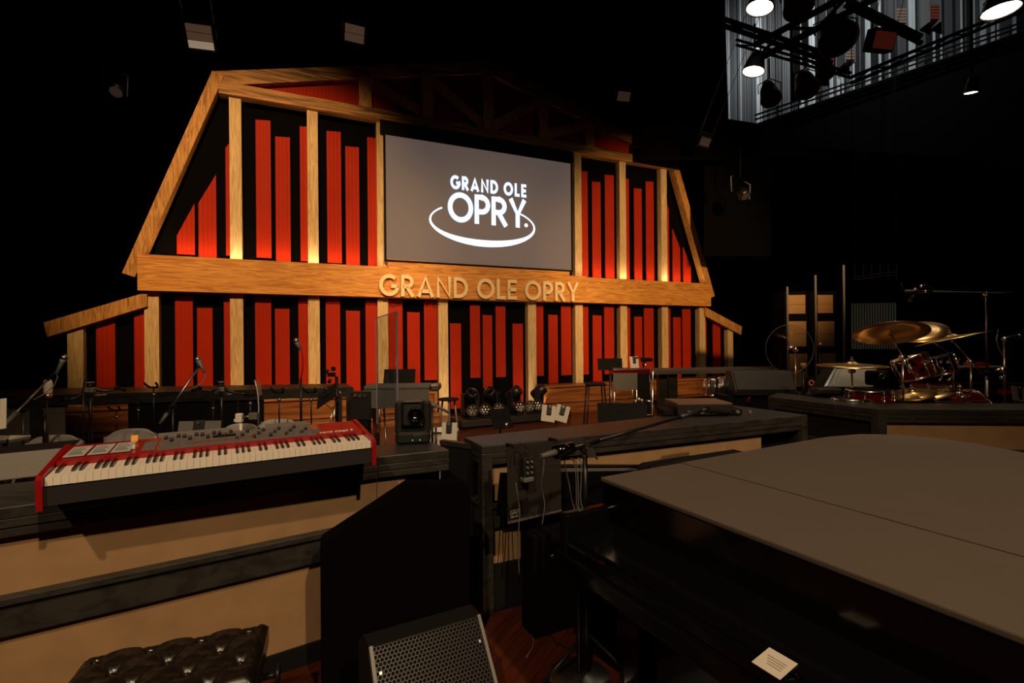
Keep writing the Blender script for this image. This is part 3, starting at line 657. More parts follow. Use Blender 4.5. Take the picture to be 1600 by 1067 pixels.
# ------------------------------------------------------------------ tufted piano bench
b1, b2 = PZ(160, 1010, .53), PZ(420, 962, .53); bang = math.atan2(b2.y-b1.y, b2.x-b1.x)
bt = thing('piano_bench', 'black button tufted leather piano bench in the lower left corner', 'bench', (b2.x, b2.y, 0), bang)
BL, BD = .62, .40
mb = MB(); NX, NY = 96, 64; btn = []
for j in range(4):
    for i in range(6):
        x = -BL + BL*(i+.3+(.5 if j % 2 else 0))/3.7; 
        if x < -.03 and x > -BL+.03: btn.append((x, -BD*(j+.6)/4.1))
vs = []
for j in range(NY+1):
    for i in range(NX+1):
        x = -BL+BL*i/NX; y = -BD*j/NY
        e = min(-x, x+BL, -y, y+BD); z = .53 - .045*max(0, 1-e/.05)**2.2
        dmin = min(math.hypot(x-bx2, y-by2) for bx2, by2 in btn)
        z -= .034*math.exp(-(dmin/.032)**1.3)
        # creases running diagonally between neighbouring buttons
        for (bx2, by2) in btn:
            dx, dy = x-bx2, y-by2; r_ = math.hypot(dx, dy)
            if 1e-4 < r_ < .09:
                for (cx2, cy2) in ((BL/7.4, BD/4.1), (-BL/7.4, BD/4.1), (BL/7.4, -BD/4.1), (-BL/7.4, -BD/4.1)):
                    l2 = math.hypot(cx2, cy2); along = (dx*cx2+dy*cy2)/l2; perp = abs(dx*cy2-dy*cx2)/l2
                    if along > 0: z -= .013*math.exp(-(perp/.006)**2)*(1-along/.09)
        vs.append((x, y, z))
mb._add(vs, [(j*(NX+1)+i, (j+1)*(NX+1)+i, (j+1)*(NX+1)+i+1, j*(NX+1)+i+1) for j in range(NY) for i in range(NX)], True)
M_leather = mat('black_leather', (.012, .008, .006), .28, coat=.2, bump=.05, scale=300)
mb.bbox(-BL, 0, -BD, 0, .42, .488)
bc = mb.build('cushion', M_leather, bt)
for (x, y) in btn: MB().ball((x, y, .503), .009, 10, (1, 1, .6)).build('button', M_leather, bc)
MB().bbox(-BL+.01, -.01, -BD+.01, -.01, .36, .42).build('frame', M_gloss, bt)
for x in (-.05, -BL+.05):
    for y in (-.05, -BD+.05): MB().hull([(x-.03, y-.03, .36), (x+.03, y-.03, .36), (x+.03, y+.03, .36), (x-.03, y+.03, .36)], [(x-.018, y-.018, 0), (x+.018, y-.018, 0), (x+.018, y+.018, 0), (x-.018, y+.018, 0)]).build('leg', M_gloss, bt)
MB().cyl((0, -.2, .40), (.05, -.2, .40), .012).cyl((.045, -.2, .40), (.06, -.2, .40), .035, n=16).build('adjusting_knob', M_blackmetal, bt)

# ------------------------------------------------------------------ floor monitor with honeycomb grille
h1, h2 = PZ(576, 1012, .45), PZ(748, 961, .45); ha = math.atan2(h2.y-h1.y, h2.x-h1.x); hw = (h2-h1).length
hm = thing('floor_monitor', 'black floor monitor with a honeycomb grille in the foreground below the consoles', 'speaker', (h1.x, h1.y, 0), ha)
# cross-section (y, z): grille slopes from the top rear edge towards the camera
sec = [(0, .45), (-.34, .06), (-.34, 0), (.22, 0), (.22, .36), (.10, .45)]
sd = MB(); sd.slab(sec, 0, hw); sd.v = [Vector((hw - v.y if False else v.y, v.x, v.z)) for v in sd.v]; sd.build('cabinet', M_black, hm)
e1 = Vector((0, -.34, -.39)).normalized(); e0_ = Vector((1, 0, 0)); nn_ = e0_.cross(e1); nn_ = -nn_ if nn_.z < 0 else nn_
LG = math.hypot(.34, .39); org = Vector((0, 0, .45)) + nn_*.012
gr = MB(); ph = .0165; rr = .0077; rows = int(LG/(ph*.866)); cols_ = int(hw/ph)
vs = []; fs = []
for j in range(1, rows):
    for i in range(cols_):
        cx_ = (i+.6+(.5 if j % 2 else 0))*ph; cy_ = j*ph*.866
        if cx_ > hw-.012 or cy_ > LG-.01: continue
        b_ = len(vs)
        for k in range(6):
            a = R(60*k+30)
            for r2 in (ph/math.sqrt(3)*1.01, rr): vs.append(org + e0_*(cx_+r2*math.cos(a)) + e1*(cy_+r2*math.sin(a)))
        for k in range(6): a = b_+2*k; c_ = b_+2*((k+1) % 6); fs.append((a, a+1, c_+1, c_))
gr._add(vs, fs); gr.build('grille', M_blackmetal, hm)
for x in (.0, hw-.012):
    MB().bar(org+e0_*(x+.006)-nn_*.008, org+e0_*(x+.006)+e1*LG-nn_*.008, .014, .03, nn_).build('grille_edge', M_greysteel, hm)
for (x, yy) in ((.03, .10), (hw-.03, .10), (.03, .36)): MB().cyl(org+e0_*x+e1*yy, org+e0_*x+e1*yy+nn_*.004, .006, n=10).build('screw', M_steel, hm)

# dark draped shape added to fill the black gap at the right end of the keyboard console
fp = [PY(500, 852, 2.28), PY(640, 757, 2.42), PY(735, 757, 2.5)]
t = thing('dark_drape_fill', 'dark cloth shape with a sloping top added to fill the black gap between the keyboard console and the middle console', 'case', (fp[1].x, fp[1].y, 0))
M_ox = mat('dark_fill_cloth', (.0022, .0011, .001), .95, bump=.4, scale=14, spec=.05)
bk = Vector((-.05, .13, 0))
top = [fp[0], fp[1], fp[2], fp[2]+bk, fp[1]+bk, fp[0]+bk]
W_c = MB().hull(top, [Vector((p.x, p.y, .0)) for p in top]); W_c.build('added_fill', M_ox, t, world=True, bevel=.02)
# ------------------------------------------------------------------ stands, microphones and small kit
def frac(p, q, t): return Vector(p)*(1-t)+Vector(q)*t
def mic_body(t, head, tail, m=M_blackmetal, r=.016, ball=.026):
    h, l = Vector(head), Vector(tail); d = (l-h).normalized(); L_ = (l-h).length
    mic = MB().lathe([(ball*.8, .03), (r*1.1, .045), (r, .06), (r*.7, L_), (0, L_)], h, d, 16).build('microphone', m, t, world=True)
    MB().ball(h + d*.012, ball, 14).build('grille', M_steel, mic, world=False)
    g = mic.children[0] if mic.children else None
    return mic
def W2L(t, mb): # world -> thing local
    Ti = (Matrix.Translation(t.location) @ t.rotation_euler.to_matrix().to_4x4()).inverted(); mb.v = [Ti @ v for v in mb.v]; return mb
def mic(t, head, tail, r=.014, ball=.026, m=M_greysteel):
    h, l = Vector(head), Vector(tail); d = (l-h).normalized(); L_ = (l-h).length
    mb = MB().lathe([(0, .02), (ball*.85, .025), (r*1.15, .05), (r, .065), (r*.75, L_), (0, L_)], h, d, 16)
    o = W2L(t, mb).build('microphone', m, t); W2L(t, g := MB().ball(h + d*.01, ball, 14)).build('grille', M_steel, o); return o
def base_round(t, r=.15): MB().lathe([(0, .022), (r*.2, .022), (r*.3, .016), (r, .010), (r, 0), (0, 0)], n=28).build('base', M_blackmetal, t)
def base_tripod(t, r=.32, h=.2, m=M_blackmetal, a0=20):
    for k in range(3):
        a = R(a0+120*k); MB().cyl((0, 0, h), (r*math.cos(a), r*math.sin(a), .012), .009, n=8).ball((r*math.cos(a), r*math.sin(a), .013), .013, 8).build('leg', m, t)
    MB().cyl((0, 0, h-.03), (0, 0, h+.03), .02).build('leg_hub', M_black, t)
def simple_stand(name, label, cat, u, vtop, y, base='tripod', r=.010, m=M_blackmetal, group=None, a0=20, hub=True):
    p = PY(u, vtop, y); t = thing(name, label, cat, (p.x, p.y, 0), 0, group)
    (base_tripod(t, a0=a0) if base == 'tripod' else base_round(t))
    MB().cyl((0, 0, .02), (0, 0, p.z*.6), r*1.35, n=10).build('lower_tube', m, t)
    MB().cyl((0, 0, p.z*.6), (0, 0, p.z), r*.8, n=10).build('upper_tube', m, t)
    if hub: MB().cyl((0, 0, p.z*.6-.03), (0, 0, p.z*.6+.03), r*2, n=12).cyl((0, 0, p.z*.6), (r*4.5, 0, p.z*.6), r*.7, n=8).build('clutch', M_black, t)
    return t, p.z
def boomstand(label, u, y, vj, ends, heads, boomr=.008, weight=None, m=M_steel, base='tripod', a0=20, cable=None):
    """u, vj: joint pixel on the pole; ends: (u, v, y) of the boom's two ends; heads: mic (u,v,y)x2"""
    t, z = simple_stand('mic_stand', label, 'microphone stand', u, vj, y, base, a0=a0)
    A, B = PY(*ends[0]), PY(*ends[1])
    W2L(t, b_ := MB().cyl(A, B, boomr)).build('boom', m, t)
    if weight: W2L(t, w_ := MB().cyl(A, frac(A, B, weight[0]), weight[1]*.8, weight[1])).build('counterweight', M_grey, t)
    J = PY(u, vj, y)
    W2L(t, j_ := MB().ball(J, .022, 10).cyl(J+Vector((0, -.03, 0)), J+Vector((0, .03, 0)), .014)).build('joint', M_black, t)
    if heads:
        H, T_ = PY(*heads[0]), PY(*heads[1]); o = mic(t, H, T_)
        W2L(t, c_ := MB().cyl(B, frac(H, T_, .75), .009).ball(B, .013, 8)).build('mic_clip', M_black, t)
        if cable: W2L(t, c2 := MB().tube([T_]+[PY(*c) for c in cable], .0035, 6)).build('cable', M_greysteel, t)
    return t
boomstand('boom microphone stand at the far left edge, silver microphone tilted up', 36, 3.5, 640, ((4, 667, 3.3), (75, 593, 3.7)), ((101, 557, 3.75), (88, 584, 3.72)), .008, (.28, .017), cable=[(90, 590, 3.7), (84, 603, 3.65), (70, 615, 3.6), (52, 625, 3.55)])
boomstand('boom microphone stand left of the middle chairs, silver microphone tipped left', 270, 4.0, 634, ((250, 662, 3.95), (311, 573, 4.1)), ((308, 560, 4.1), (320, 582, 4.08)), .009, (.18, .015), cable=[(321, 590, 4.08), (316, 598, 4.05), (303, 605, 4.02), (286, 613, 4.0)])
t, z = simple_stand('mic_stand', 'straight microphone stand with a thin curved neck and dark microphone', 'microphone stand', 470, 592, 4.5, r=.014)
W2L(t, a := MB().tube([PY(470, 592, 4.5), PY(473, 575, 4.5), PY(473, 558, 4.5), PY(471, 547, 4.5), PY(467, 541, 4.5)], .006)).build('gooseneck', M_red, t)
mic(t, PY(462, 531, 4.5), PY(469, 546, 4.5), .017, .028)
t, z = simple_stand('mic_stand', 'condenser microphone with a round cream head on a short stand', 'microphone stand', 73, 622, 4.2)
W2L(t, a := MB().lathe([(0, -.055), (.022, -.05), (.031, -.03), (.031, .05), (.022, .075), (0, .08)], PY(75, 607, 4.2), (0, 0, 1), 18)).build('microphone', M_paper, t)
W2L(t, a := MB().cyl(PY(75, 621, 4.2), PY(75, 615, 4.2), .03, n=16)).build('mic_collar', M_brass, t)
# cradles for guitars and fiddles
def cradle(label, u, v, y, w=.07, grp='instrument cradle stands'):
    t, z = simple_stand('instrument_stand', label, 'stand', u, v, y, r=.009)
    MB().cyl((-w*.6, 0, z), (w*.6, 0, z), .010).build('crossbar', M_black, t)
    for sx_ in (-1, 1): MB().tube([(sx_*w*.5, 0, z), (sx_*w*.8, -.02, z+.02), (sx_*w*.85, -.05, z+.05)], .011, 8).build('prong', M_black, t)
    MB().cyl((0, 0, z-.09), (0, 0, z-.06), .017).build('silver_collar', M_steel, t)
for u, v, y, lab in ((240, 605, 5.0, 'black instrument stand beside the second column, its yoke above the desk'), (436, 613, 5.0, 'black instrument stand before the wooden pew back, left one of the pair'), (486, 613, 5.0, 'black instrument stand before the wooden pew back, right one of the pair'),
                     (391, 619, 5.0, 'black instrument stand at the right of the curved hanger'), (216, 631, 5.6, 'thin instrument stand low against the dark desk panels, with a pale yoke'), (182, 641, 5.6, 'thin T topped stand low against the dark desk panels, leftmost'), (333, 628, 5.6, 'thin instrument stand directly behind the curved hanger')):
    cradle(lab, u, v, y)
# curved hangers that hold an instrument on a table
def hanger(label, u, v, y, pl, pr):
    t, z = simple_stand('hanger_stand', label, 'stand', u, v, y, r=.016)
    P0 = PY(u, v-3, y)
    for nm, e, sgn in (('arm', pl, -1), ('arm', pr, 1)):
        E_ = PY(*e); mid = frac(P0, E_, .5) + Vector((0, 0, -.035))
        W2L(t, a := MB().tube([P0, frac(P0, mid, .6)+Vector((0, 0, -.008)), mid, frac(mid, E_, .55)+Vector((0, 0, -.01)), E_], [.013, .016, .013, .011, .012], 8)).build(nm, M_blackmetal, t)
        W2L(t, a := MB().ball(E_, .022, 10).cyl(E_, E_+Vector((sgn*.07, 0, -.02)), .013)).build('padded_tip', M_black, t)
    W2L(t, a := MB().bbox(P0.x-.06, P0.x+.06, P0.y-.03, P0.y+.03, P0.z-.085, P0.z-.06)).build('bracket', M_steel, t)
    W2L(t, a := MB().rbox(P0+Vector((0, 0, -.035)), (.075, .06, .045), .01)).build('housing', M_case, t)
    W2L(t, a := MB().cyl(P0, P0+Vector((0, 0, .03)), .012).cyl(P0+Vector((0, 0, .025)), P0+Vector((0, 0, .035)), .03)).build('top_knob', M_greysteel, t)
    W2L(t, a := MB().cyl(P0+Vector((-.16, 0, -.1)), P0+Vector((.14, 0, -.075)), .006)).build('strut', M_greysteel, t)
hanger('black hanger stand with two curved arms, left of the second column', 141, 606, 4.2, (103, 624, 4.1), (183, 606, 4.3))
hanger('black hanger stand with two curved arms, behind the tablet and keyboard', 346, 605, 4.4, (312, 607, 4.3), (386, 614, 4.4))
t, z = simple_stand('mic_stand', 'thin black stand with a bare upright rod beside the left hanger', 'microphone stand', 130, 605, 4.1, r=.009)
W2L(t, a := MB().cyl(PY(130, 606, 4.1), PY(133.5, 584, 4.1), .005)).build('rod', M_blackmetal, t)
t, z = simple_stand('instrument_stand', 'black upright stand with clips standing behind the left chair', 'stand', 70, 640, 4.0, r=.02)
# folding chairs
def chair(name, label):
    t = thing(name, label, 'chair', (0, 0, 0), 0)
    M_ch = mat('chair_back_plastic', (.38, .36, .33), .3); 
    # backrest: curved padded shell, bowed across
    mb = MB(); N = 14; vs = []; w = .235; zt, zb = .862, .60
    for j in range(9):
        tt = j/8; z = zb+(zt-zb)*tt; ww = w if tt < .7 else w*(1-.16*((tt-.7)/.3)**3)
        for i in range(N+1):
            x = -ww+2*ww*i/N; zz = z - (.05*(abs(x)/ww)**4 if j == 8 else .035*(abs(x)/ww)**5*(tt > .8)); vs.append((x, -.05*(x/ww)**2 + .03*tt, zz))
    M0 = len(vs); vs += [(x, y+.018, z) for x, y, z in vs]; fs = []
    for j in range(8):
        for i in range(N):
            a = j*(N+1)+i; fs += [(a, a+1, a+N+2, a+N+1), (M0+a, M0+a+N+1, M0+a+N+2, M0+a+1)]
    for i in range(N): a = 8*(N+1)+i; fs += [(a, a+1, M0+a+1, M0+a), (i, M0+i, M0+i+1, i+1)]
    for j in range(8): a = j*(N+1); b_ = a+N; fs += [(a, a+N+1, M0+a+N+1, M0+a), (b_, M0+b_, M0+b_+N+1, b_+N+1)]
    mb._add(vs, fs, True); mb.build('backrest', M_ch, t)
    MB().tube([(-.245, -.03, .60), (-.245, -.03, .72), (-.21, .03, .80), (-.12, .052, .83), (0, .06, .84), (.12, .052, .83), (.21, .03, .80), (.245, -.03, .72), (.245, -.03, .60)], .009).build('back_frame', M_greysteel, t)
    MB().rbox((0, -.22, .44), (.42, .40, .035), .05).build('seat', M_ch, t)
    for sx_ in (-1, 1):
        MB().cyl((sx_*.245, -.03, .62), (sx_*.235, -.42, 0.01), .011).build('leg', M_greysteel, t)
        MB().cyl((sx_*.22, -.32, .44), (sx_*.22, .06, 0.01), .011).build('leg', M_greysteel, t)
    MB().cyl((-.23, -.33, .12), (.23, -.33, .12), .008).build('stretcher', M_greysteel, t)
    return t
def placech(o, u, v, y, rz, first=False, label=None):
    p = PY(u, v, y)
    if first: o.location = (p.x, p.y, 0); o.rotation_euler = (0, 0, rz); return o
    return dup(o, (p.x, p.y, 0), rz, label)
ch = chair('folding_chair', 'grey backed folding chair at the left, half hidden by the grey amplifier')
def ych(u, v, h=.865): r = ray(u, v); return (h-CH)/r.z*r.y
placech(ch, 85, 680, ych(85, 680), R(8), True)
for u, v, rz, lab in ((206, 670, R(5), 'grey backed folding chair behind the setlist sheets of the keyboard'), (435, 655, R(0), 'grey backed folding chair behind the right part of the keyboard, nearest the acrylic screen'), (378, 662, R(-12), 'grey backed folding chair mostly hidden behind the tablet')):
    placech(ch, u, v, ych(u, v), rz, False, lab)
# tablets on stands
def tablet(label, u, v, y, w, h, rz=0, tilt=-12, mcol=M_case, name='tablet', roll=0):
    p = PY(u, v, y); t = thing(name, label, 'tablet', p, 0); t.rotation_euler = (R(tilt), R(roll), rz)
    MB().rbox((0, 0, 0), (w, .009, h), .004).build('body', mcol, t); 
    MB().bbox(-w/2+.008, w/2-.008, .005, .0062, -h/2+.008, h/2-.008).build('display', M_black, t)
    MB().rbox((0, -.012, h*.22), (.075 if w > .2 else .05, .018, h*.62), .006).build('clamp', M_blackplastic, t)
    MB().cyl((0, -.02, h*.42), (0, -.03, h*.42), .014, n=16).build('clamp_knob', M_steel, t)
    return t
tablet('grey tablet in a black clamp behind the middle of the red keyboard', 311, 676, 3.55, .30, .17, R(4))
tablet('white tablet at the far left edge beside the boom microphone', -6, 648, 3.0, .11, .19, R(10), mcol=M_paper, roll=-8)
t = thing('paper_tray', 'pale paper on a flat tray at the far left edge, behind the amplifier', 'paper', PY(8, 684, 3.2)); MB().box((0, 0, 0), (.2, .14, .006)).build('sheet', M_paper, t); MB().bbox(-.1, .1, -.07, .07, -.02, -.005).build('tray', M_greysteel, t); MB().cyl((0, 0, -.02), (0, 0, -t.location.z+.0), .012).build('pole', M_black, t)
t, z = simple_stand('tablet_stand', 'black stand pole carrying the grey tablet behind the keyboard', 'stand', 311, 690, 3.62, r=.014)
for nm, u1_, u2_, vv, yy in (('left', 667, 703, 675, 4.4), ('right', 864, 887, 645, 5.2)): pass
tablet('white tablet left of its clamp pole, beside the video camera', 660, 677, 4.3, .17, .155, R(5), mcol=M_paper)
tablet('white tablet right of its clamp pole, beside the video camera', 702, 674, 4.3, .14, .155, R(-8), mcol=M_paper)
tablet('white tablet tilted to the left above the middle console', 857, 646, 5.0, .15, .17, R(12), mcol=M_paper, roll=10)
tablet('white tablet tilted to the right above the middle console', 878, 646, 5.0, .14, .17, R(-12), mcol=M_paper, roll=14)
for lab, u, v, y in (('black pole under the two white tablets beside the video camera', 681, 668, 4.4), ('black pole under the two white tablets above the middle console', 868, 648, 5.06)):
    t, z = simple_stand('tablet_stand', lab, 'stand', u, v, y, r=.012); MB().cyl((-.12, 0, z-.05), (.12, 0, z-.05), .008).build('crossbar', M_black, t)
t, z = simple_stand('mic_stand', 'slim black stand with a tilted bar head right of the video camera', 'microphone stand', 675, 634, 3.6, r=.011)
W2L(t, a := MB().cyl(PY(659, 622, 3.6), PY(702, 645, 3.6), .010).ball(PY(678, 633, 3.6), .02)).build('crossbar', M_greysteel, t)
# white lamp clamp with a bent clear shield
t, z = simple_stand('clamp_stand', 'white clamp arm on a thin pole in front of the clear curved shield', 'stand', 376, 660, 3.7, r=.007)
W2L(t, a := MB().rbox(PY(374, 653, 3.7), (.05, .04, .07), .01).ball(PY(369, 657, 3.7), .018)).build('clamp_head', M_white, t)
W2L(t, a := MB().cyl(PY(376, 661, 3.7), PY(377, 690, 3.7), .011)).build('clamp_sleeve', M_white, t)
W2L(t, a := MB().cyl(PY(380, 651, 3.7), PY(392, 651, 3.7), .008)).build('arm', M_steel, t)
W2L(t, a := MB().rbox(PY(397, 650, 3.7), (.065, .05, .05), .006)).build('weight_block', M_case, t)
t = thing('clear_shield', 'narrow curved clear shield edge rising beside the clamp arm', 'shield', (PY(402, 650, 3.8).x, 3.8, 0))
pts = [PY(u, v, 3.8) for u, v in ((398, 594), (401, 605), (403.5, 620), (404.5, 640), (403, 660), (400, 675), (397, 690))]
W2L(t, a := MB().tube(pts, .0045, 6)).build('edge', mat('acrylic_edge', (.6, .62, .62), .2, .3), t)
mb = MB(); vs = []
for p in pts: vs += [p, p+Vector((-.05, .16, 0)), p+Vector((0, .003, 0)), p+Vector((-.05, .163, 0))]
mb._add(vs, [f for i in range(len(pts)-1) for f in ((4*i, 4*i+1, 4*i+5, 4*i+4), (4*i+2, 4*i+6, 4*i+7, 4*i+3))]); W2L(t, mb).build('pane', M_glass, t)
MB().cyl((-.03, .08, 0), (-.03, .08, 1.0), .01).cyl((-.03, .08, 0), (-.03, .08, .02), .12, n=20).build('foot', M_black, t)
# tall clear acrylic panel
A, B, C_, D_ = PY(588, 497, 3.9), PY(620, 486, 4.25), PY(620, 655, 4.25), PY(590, 662, 3.9)
t = thing('acrylic_screen', 'tall clear acrylic screen standing left of the video camera', 'screen', ((A.x+B.x)/2, (A.y+B.y)/2, 0))
th = Vector((.006, -.008, 0)); W2L(t, a := MB().hull([A, B, B+th, A+th], [D_, C_, C_+th, D_+th])).build('pane', M_glass, t)
W2L(t, a := MB().bar(B, Vector((B.x, B.y, C_.z)), .014).bar(A, Vector((A.x, A.y, D_.z)), .006).bar(A, B, .006)).build('pane_edge', mat('acrylic_blue_edge', (.22, .24, .3), .3), t)
W2L(t, a := MB().bar((A.x, A.y, 0), (A.x, A.y, .95), .03).bar((B.x, B.y, 0), (B.x, B.y, .95), .03)).build('support', M_black, t)
# small video camera on a stand with a tilted tablet and folded legs
t, z = simple_stand('camera_stand', 'black stand topped by a small camera at the right end of the back desk', 'stand', 526, 588, 4.6, r=.02)
W2L(t, a := MB().rbox(PY(518, 585, 4.6), (.07, .05, .04), .01).rbox(PY(521, 576, 4.6), (.035, .04, .04), .01).cyl(PY(512, 581, 4.6), PY(509, 579, 4.6), .02).cyl(PY(516, 592, 4.6), PY(514, 598, 4.6), .016)).build('small_camera', M_blackmetal, t)
t = tablet('black tilted tablet held on the camera stand', 511, 618, 4.55, .26, .17, R(-20), -35, M_blackplastic, roll=-30)
t = thing('folded_stand', 'white wire easel leaning beside the camera stand', 'stand', (PY(522, 640, 4.5).x, 4.5, 0))
W2L(t, a := MB().tube([PY(530, 610, 4.5), PY(533, 615, 4.5), PY(520, 639, 4.5), PY(506, 630, 4.5)], .005).cyl(PY(524, 630, 4.5), PY(517, 690, 4.5), .005).cyl(PY(520, 639, 4.5), PY(510, 690, 4.5), .005)).build('wire_frame', M_chrome, t)
W2L(t, a := MB().cyl(PY(517, 690, 4.5), Vector((PY(516, 690, 4.5).x, 4.5, 0)), .006).cyl(PY(510, 690, 4.5), Vector((PY(508, 690, 4.5).x, 4.5, 0)), .006)).build('leg', M_chrome, t)
# ------------------------------------------------------------------ behind: the covered keyboard, black music stand, stool, moving lights
def mstand(label, u, vtop, vbot, y, w, rz=0, tilt=-18, polem=M_blackmetal):
    T_, B_ = PY(u, vtop, y), PY(u, vbot, y); t = thing('music_stand', label, 'music stand', (T_.x, y, 0), rz); h = T_.z-B_.z; zc = (T_.z+B_.z)/2
    m_ = Matrix.Rotation(R(tilt), 3, 'X')
    MB().box((0, 0, zc), (w, .008, h/math.cos(R(tilt))), m=m_).build('desk', M_black, t)
    MB().box((0, -.03, B_.z), (w, .06, .006)).build('lip', M_blackplastic, t)
    MB().cyl((0, .03, .05), (0, .03, zc), .012).build('pole', polem, t)
    MB().rbox((0, .02, zc), (.10, .03, .06), .008).build('desk_clamp', M_black, t)
    for k in range(3): a = R(30+120*k); MB().cyl((0, .03, .18), (.28*math.cos(a), .03+.28*math.sin(a), .012), .009, n=8).build('leg', M_blackmetal, t)
    return t
mstand('black music stand standing behind the grey covered keyboard', 624, 577, 605, 7.4, .48)
p0, p1 = PY(574, 601, 7.0), PY(688, 601, 7.0)
t = thing('covered_keyboard', 'grey covered keyboard case on a stand between the acrylic screen and the tall column', 'keyboard', ((p0.x+p1.x)/2, 7.0, 0), R(4)); w = (p1-p0).length; zt = PY(630, 600, 7.0).z; zb = PY(630, 634, 7.0).z
MB().bbox(-w/2, w/2-.14, -.2, .2, zt-.06, zt).build('lid', M_case, t, bevel=.02)
MB().bbox(-w/2, w/2-.15, -.19, -.17, zb, zt-.06).build('skirt', M_case, t)
MB().rbox((w/2-.07, 0, zt-.045), (.14, .36, .09), .03).build('end_cap', M_steel, t)
for sx_ in (-1, 1):
    MB().cyl((sx_*w*.3, -.15, zb), (sx_*w*.42, .1, 0.0), .014).build('leg', M_steel, t); MB().cyl((sx_*w*.3, .15, zb), (sx_*w*.2, -.2, 0.0), .014).build('leg', M_steel, t)
MB().bbox(-w*.42, w*.34, -.02, .16, zb, zb+.03).build('support_bar', M_steel, t)
t = thing('tuner_rack', 'silver knobbed machine head block left of the grey covered keyboard', 'equipment', (PY(566, 605, 6.8).x, 6.8, 0))
MB().bbox(-.13, .13, -.1, .1, .62, 1.0).build('case', M_blackplastic, t)
for i in range(3): MB().cyl((-.07+.07*i, -.1, .95), (-.07+.07*i, -.13, .95), .025, n=12).build('knob', M_chrome, t)
MB().bbox(-.1, .1, -.08, .08, 0, .62).build('pedestal', M_black, t)
# three legged stool
q = PY(701, 622, 8.0); sth = q.z
t = thing('stool', 'grey legged stool with a black seat beside the white bin', 'stool', (q.x, 8.0, 0)); MB().lathe([(0, sth), (.16, sth), (.17, sth-.02), (.16, sth-.035), (0, sth-.035)], n=24).build('seat', M_black, t)
for k in range(3): a = R(-80+120*k); MB().cyl((.11*math.cos(a), .11*math.sin(a), sth-.03), (.2*math.cos(a), .2*math.sin(a), 0), .016).build('leg', M_greysteel, t)
q = PY(692, 690, 4.9)
t = thing('bin', 'round white drum shaped bin below the white tablets', 'bin', (q.x, 4.9, 0)); zt = PY(692, 671, 4.9).z
MB().lathe([(0, 0), (.13, 0), (.15, zt-.02), (.155, zt), (.14, zt), (.13, .02), (0, .02)], n=28).build('body', M_white, t)
MB().lathe([(.15, zt-.03), (.16, zt-.02), (.16, zt+.005), (.148, zt+.005)], n=28).build('rim', M_paper, t)
# moving lights on a low black platform
f0, f1 = PZ(722, 672, 0), PZ(893, 655, 0); 
t = thing('low_platform', 'low black platform with rounded silver ends under the moving lights', 'platform', ((f0.x+f1.x)/2, (f0.y+f1.y)/2, 0), math.atan2(f1.y-f0.y, f1.x-f0.x)); w = (f1-f0).length
MB().bbox(-w/2, w/2-.15, 0, .7, .04, .17).build('deck', M_blackplastic, t, bevel=.01)
MB().cyl((w/2-.2, .35, .04), (w/2-.2, .35, .16), .35, n=32).build('rounded_end', M_blackplastic, t)
MB().lathe([(.352, .10), (.36, .11), (.36, .165), (.345, .172)], (w/2-.2, .35, 0), n=32).build('end_trim', M_steel, t)
for x in (-w*.4, 0, w*.35): MB().cyl((x, .1, 0), (x, .1, .04), .03).cyl((x, .6, 0), (x, .6, .04), .03).build('foot', M_black, t)
PX = t.location.copy(); PA = t.rotation_euler.z
M_moverblack = mat('moving_light_black', (.006, .006, .006), .4)
def mover():
    t = thing('moving_head_light', 'x', 'stage light', (0, 0, 0), 0)
    MB().rbox((0, 0, .07), (.36, .30, .14), .03).build('base', M_moverblack, t)
    for sx_ in (-1, 1): MB().rbox((sx_*.16, 0, .30), (.05, .14, .34), .02).build('yoke', M_moverblack, t)
    h = MB().lathe([(0, -.17), (.10, -.165), (.125, -.12), (.125, .06), (.115, .16), (.09, .17), (.085, .15), (0, .145)], (0, 0, .40), (.1, -.75, .65), 24).build('head', M_moverblack, t)
    d_ = Vector((.1, -.75, .65)).normalized(); MB().lathe([(0, .02), (.05, .012), (.085, 0)], Vector((0, 0, .40))+d_*.15, d_, 20).build('lens', M_gloss, h)
    for k in range(3): MB().cyl((-.10+.1*k, -.15, .07), (-.10+.1*k, -.155, .07), .012, n=10).build('button', M_steel, t)
    return t
mv = mover(); mh = [(735, R(20), 'leftmost of the large black moving lights on the low platform'), (768, R(-30), 'second of the large black moving lights from the left on the low platform'), (803, R(60), 'third of the large black moving lights on the low platform, before the tall red strip'), (842, R(75), 'rightmost of the large black moving lights on the low platform')]
def onplat(u, y0):
    r = ray(u, 640); dx = Vector((math.cos(PA), math.sin(PA))); dn = Vector((-dx.y, dx.x)); o = Vector((PX.x, PX.y))+dn*y0
    a = Matrix(((r.x, -dx.x), (r.y, -dx.y))).inverted() @ o; return Vector((r.x*a.x, r.y*a.x, .17))
for i, (u, rz, lab) in enumerate(mh):
    q = onplat(u, .5)
    if i == 0: mv.location = q; mv.rotation_euler = (0, 0, rz); mv['label'] = lab
    else: dup(mv, q, rz, lab)
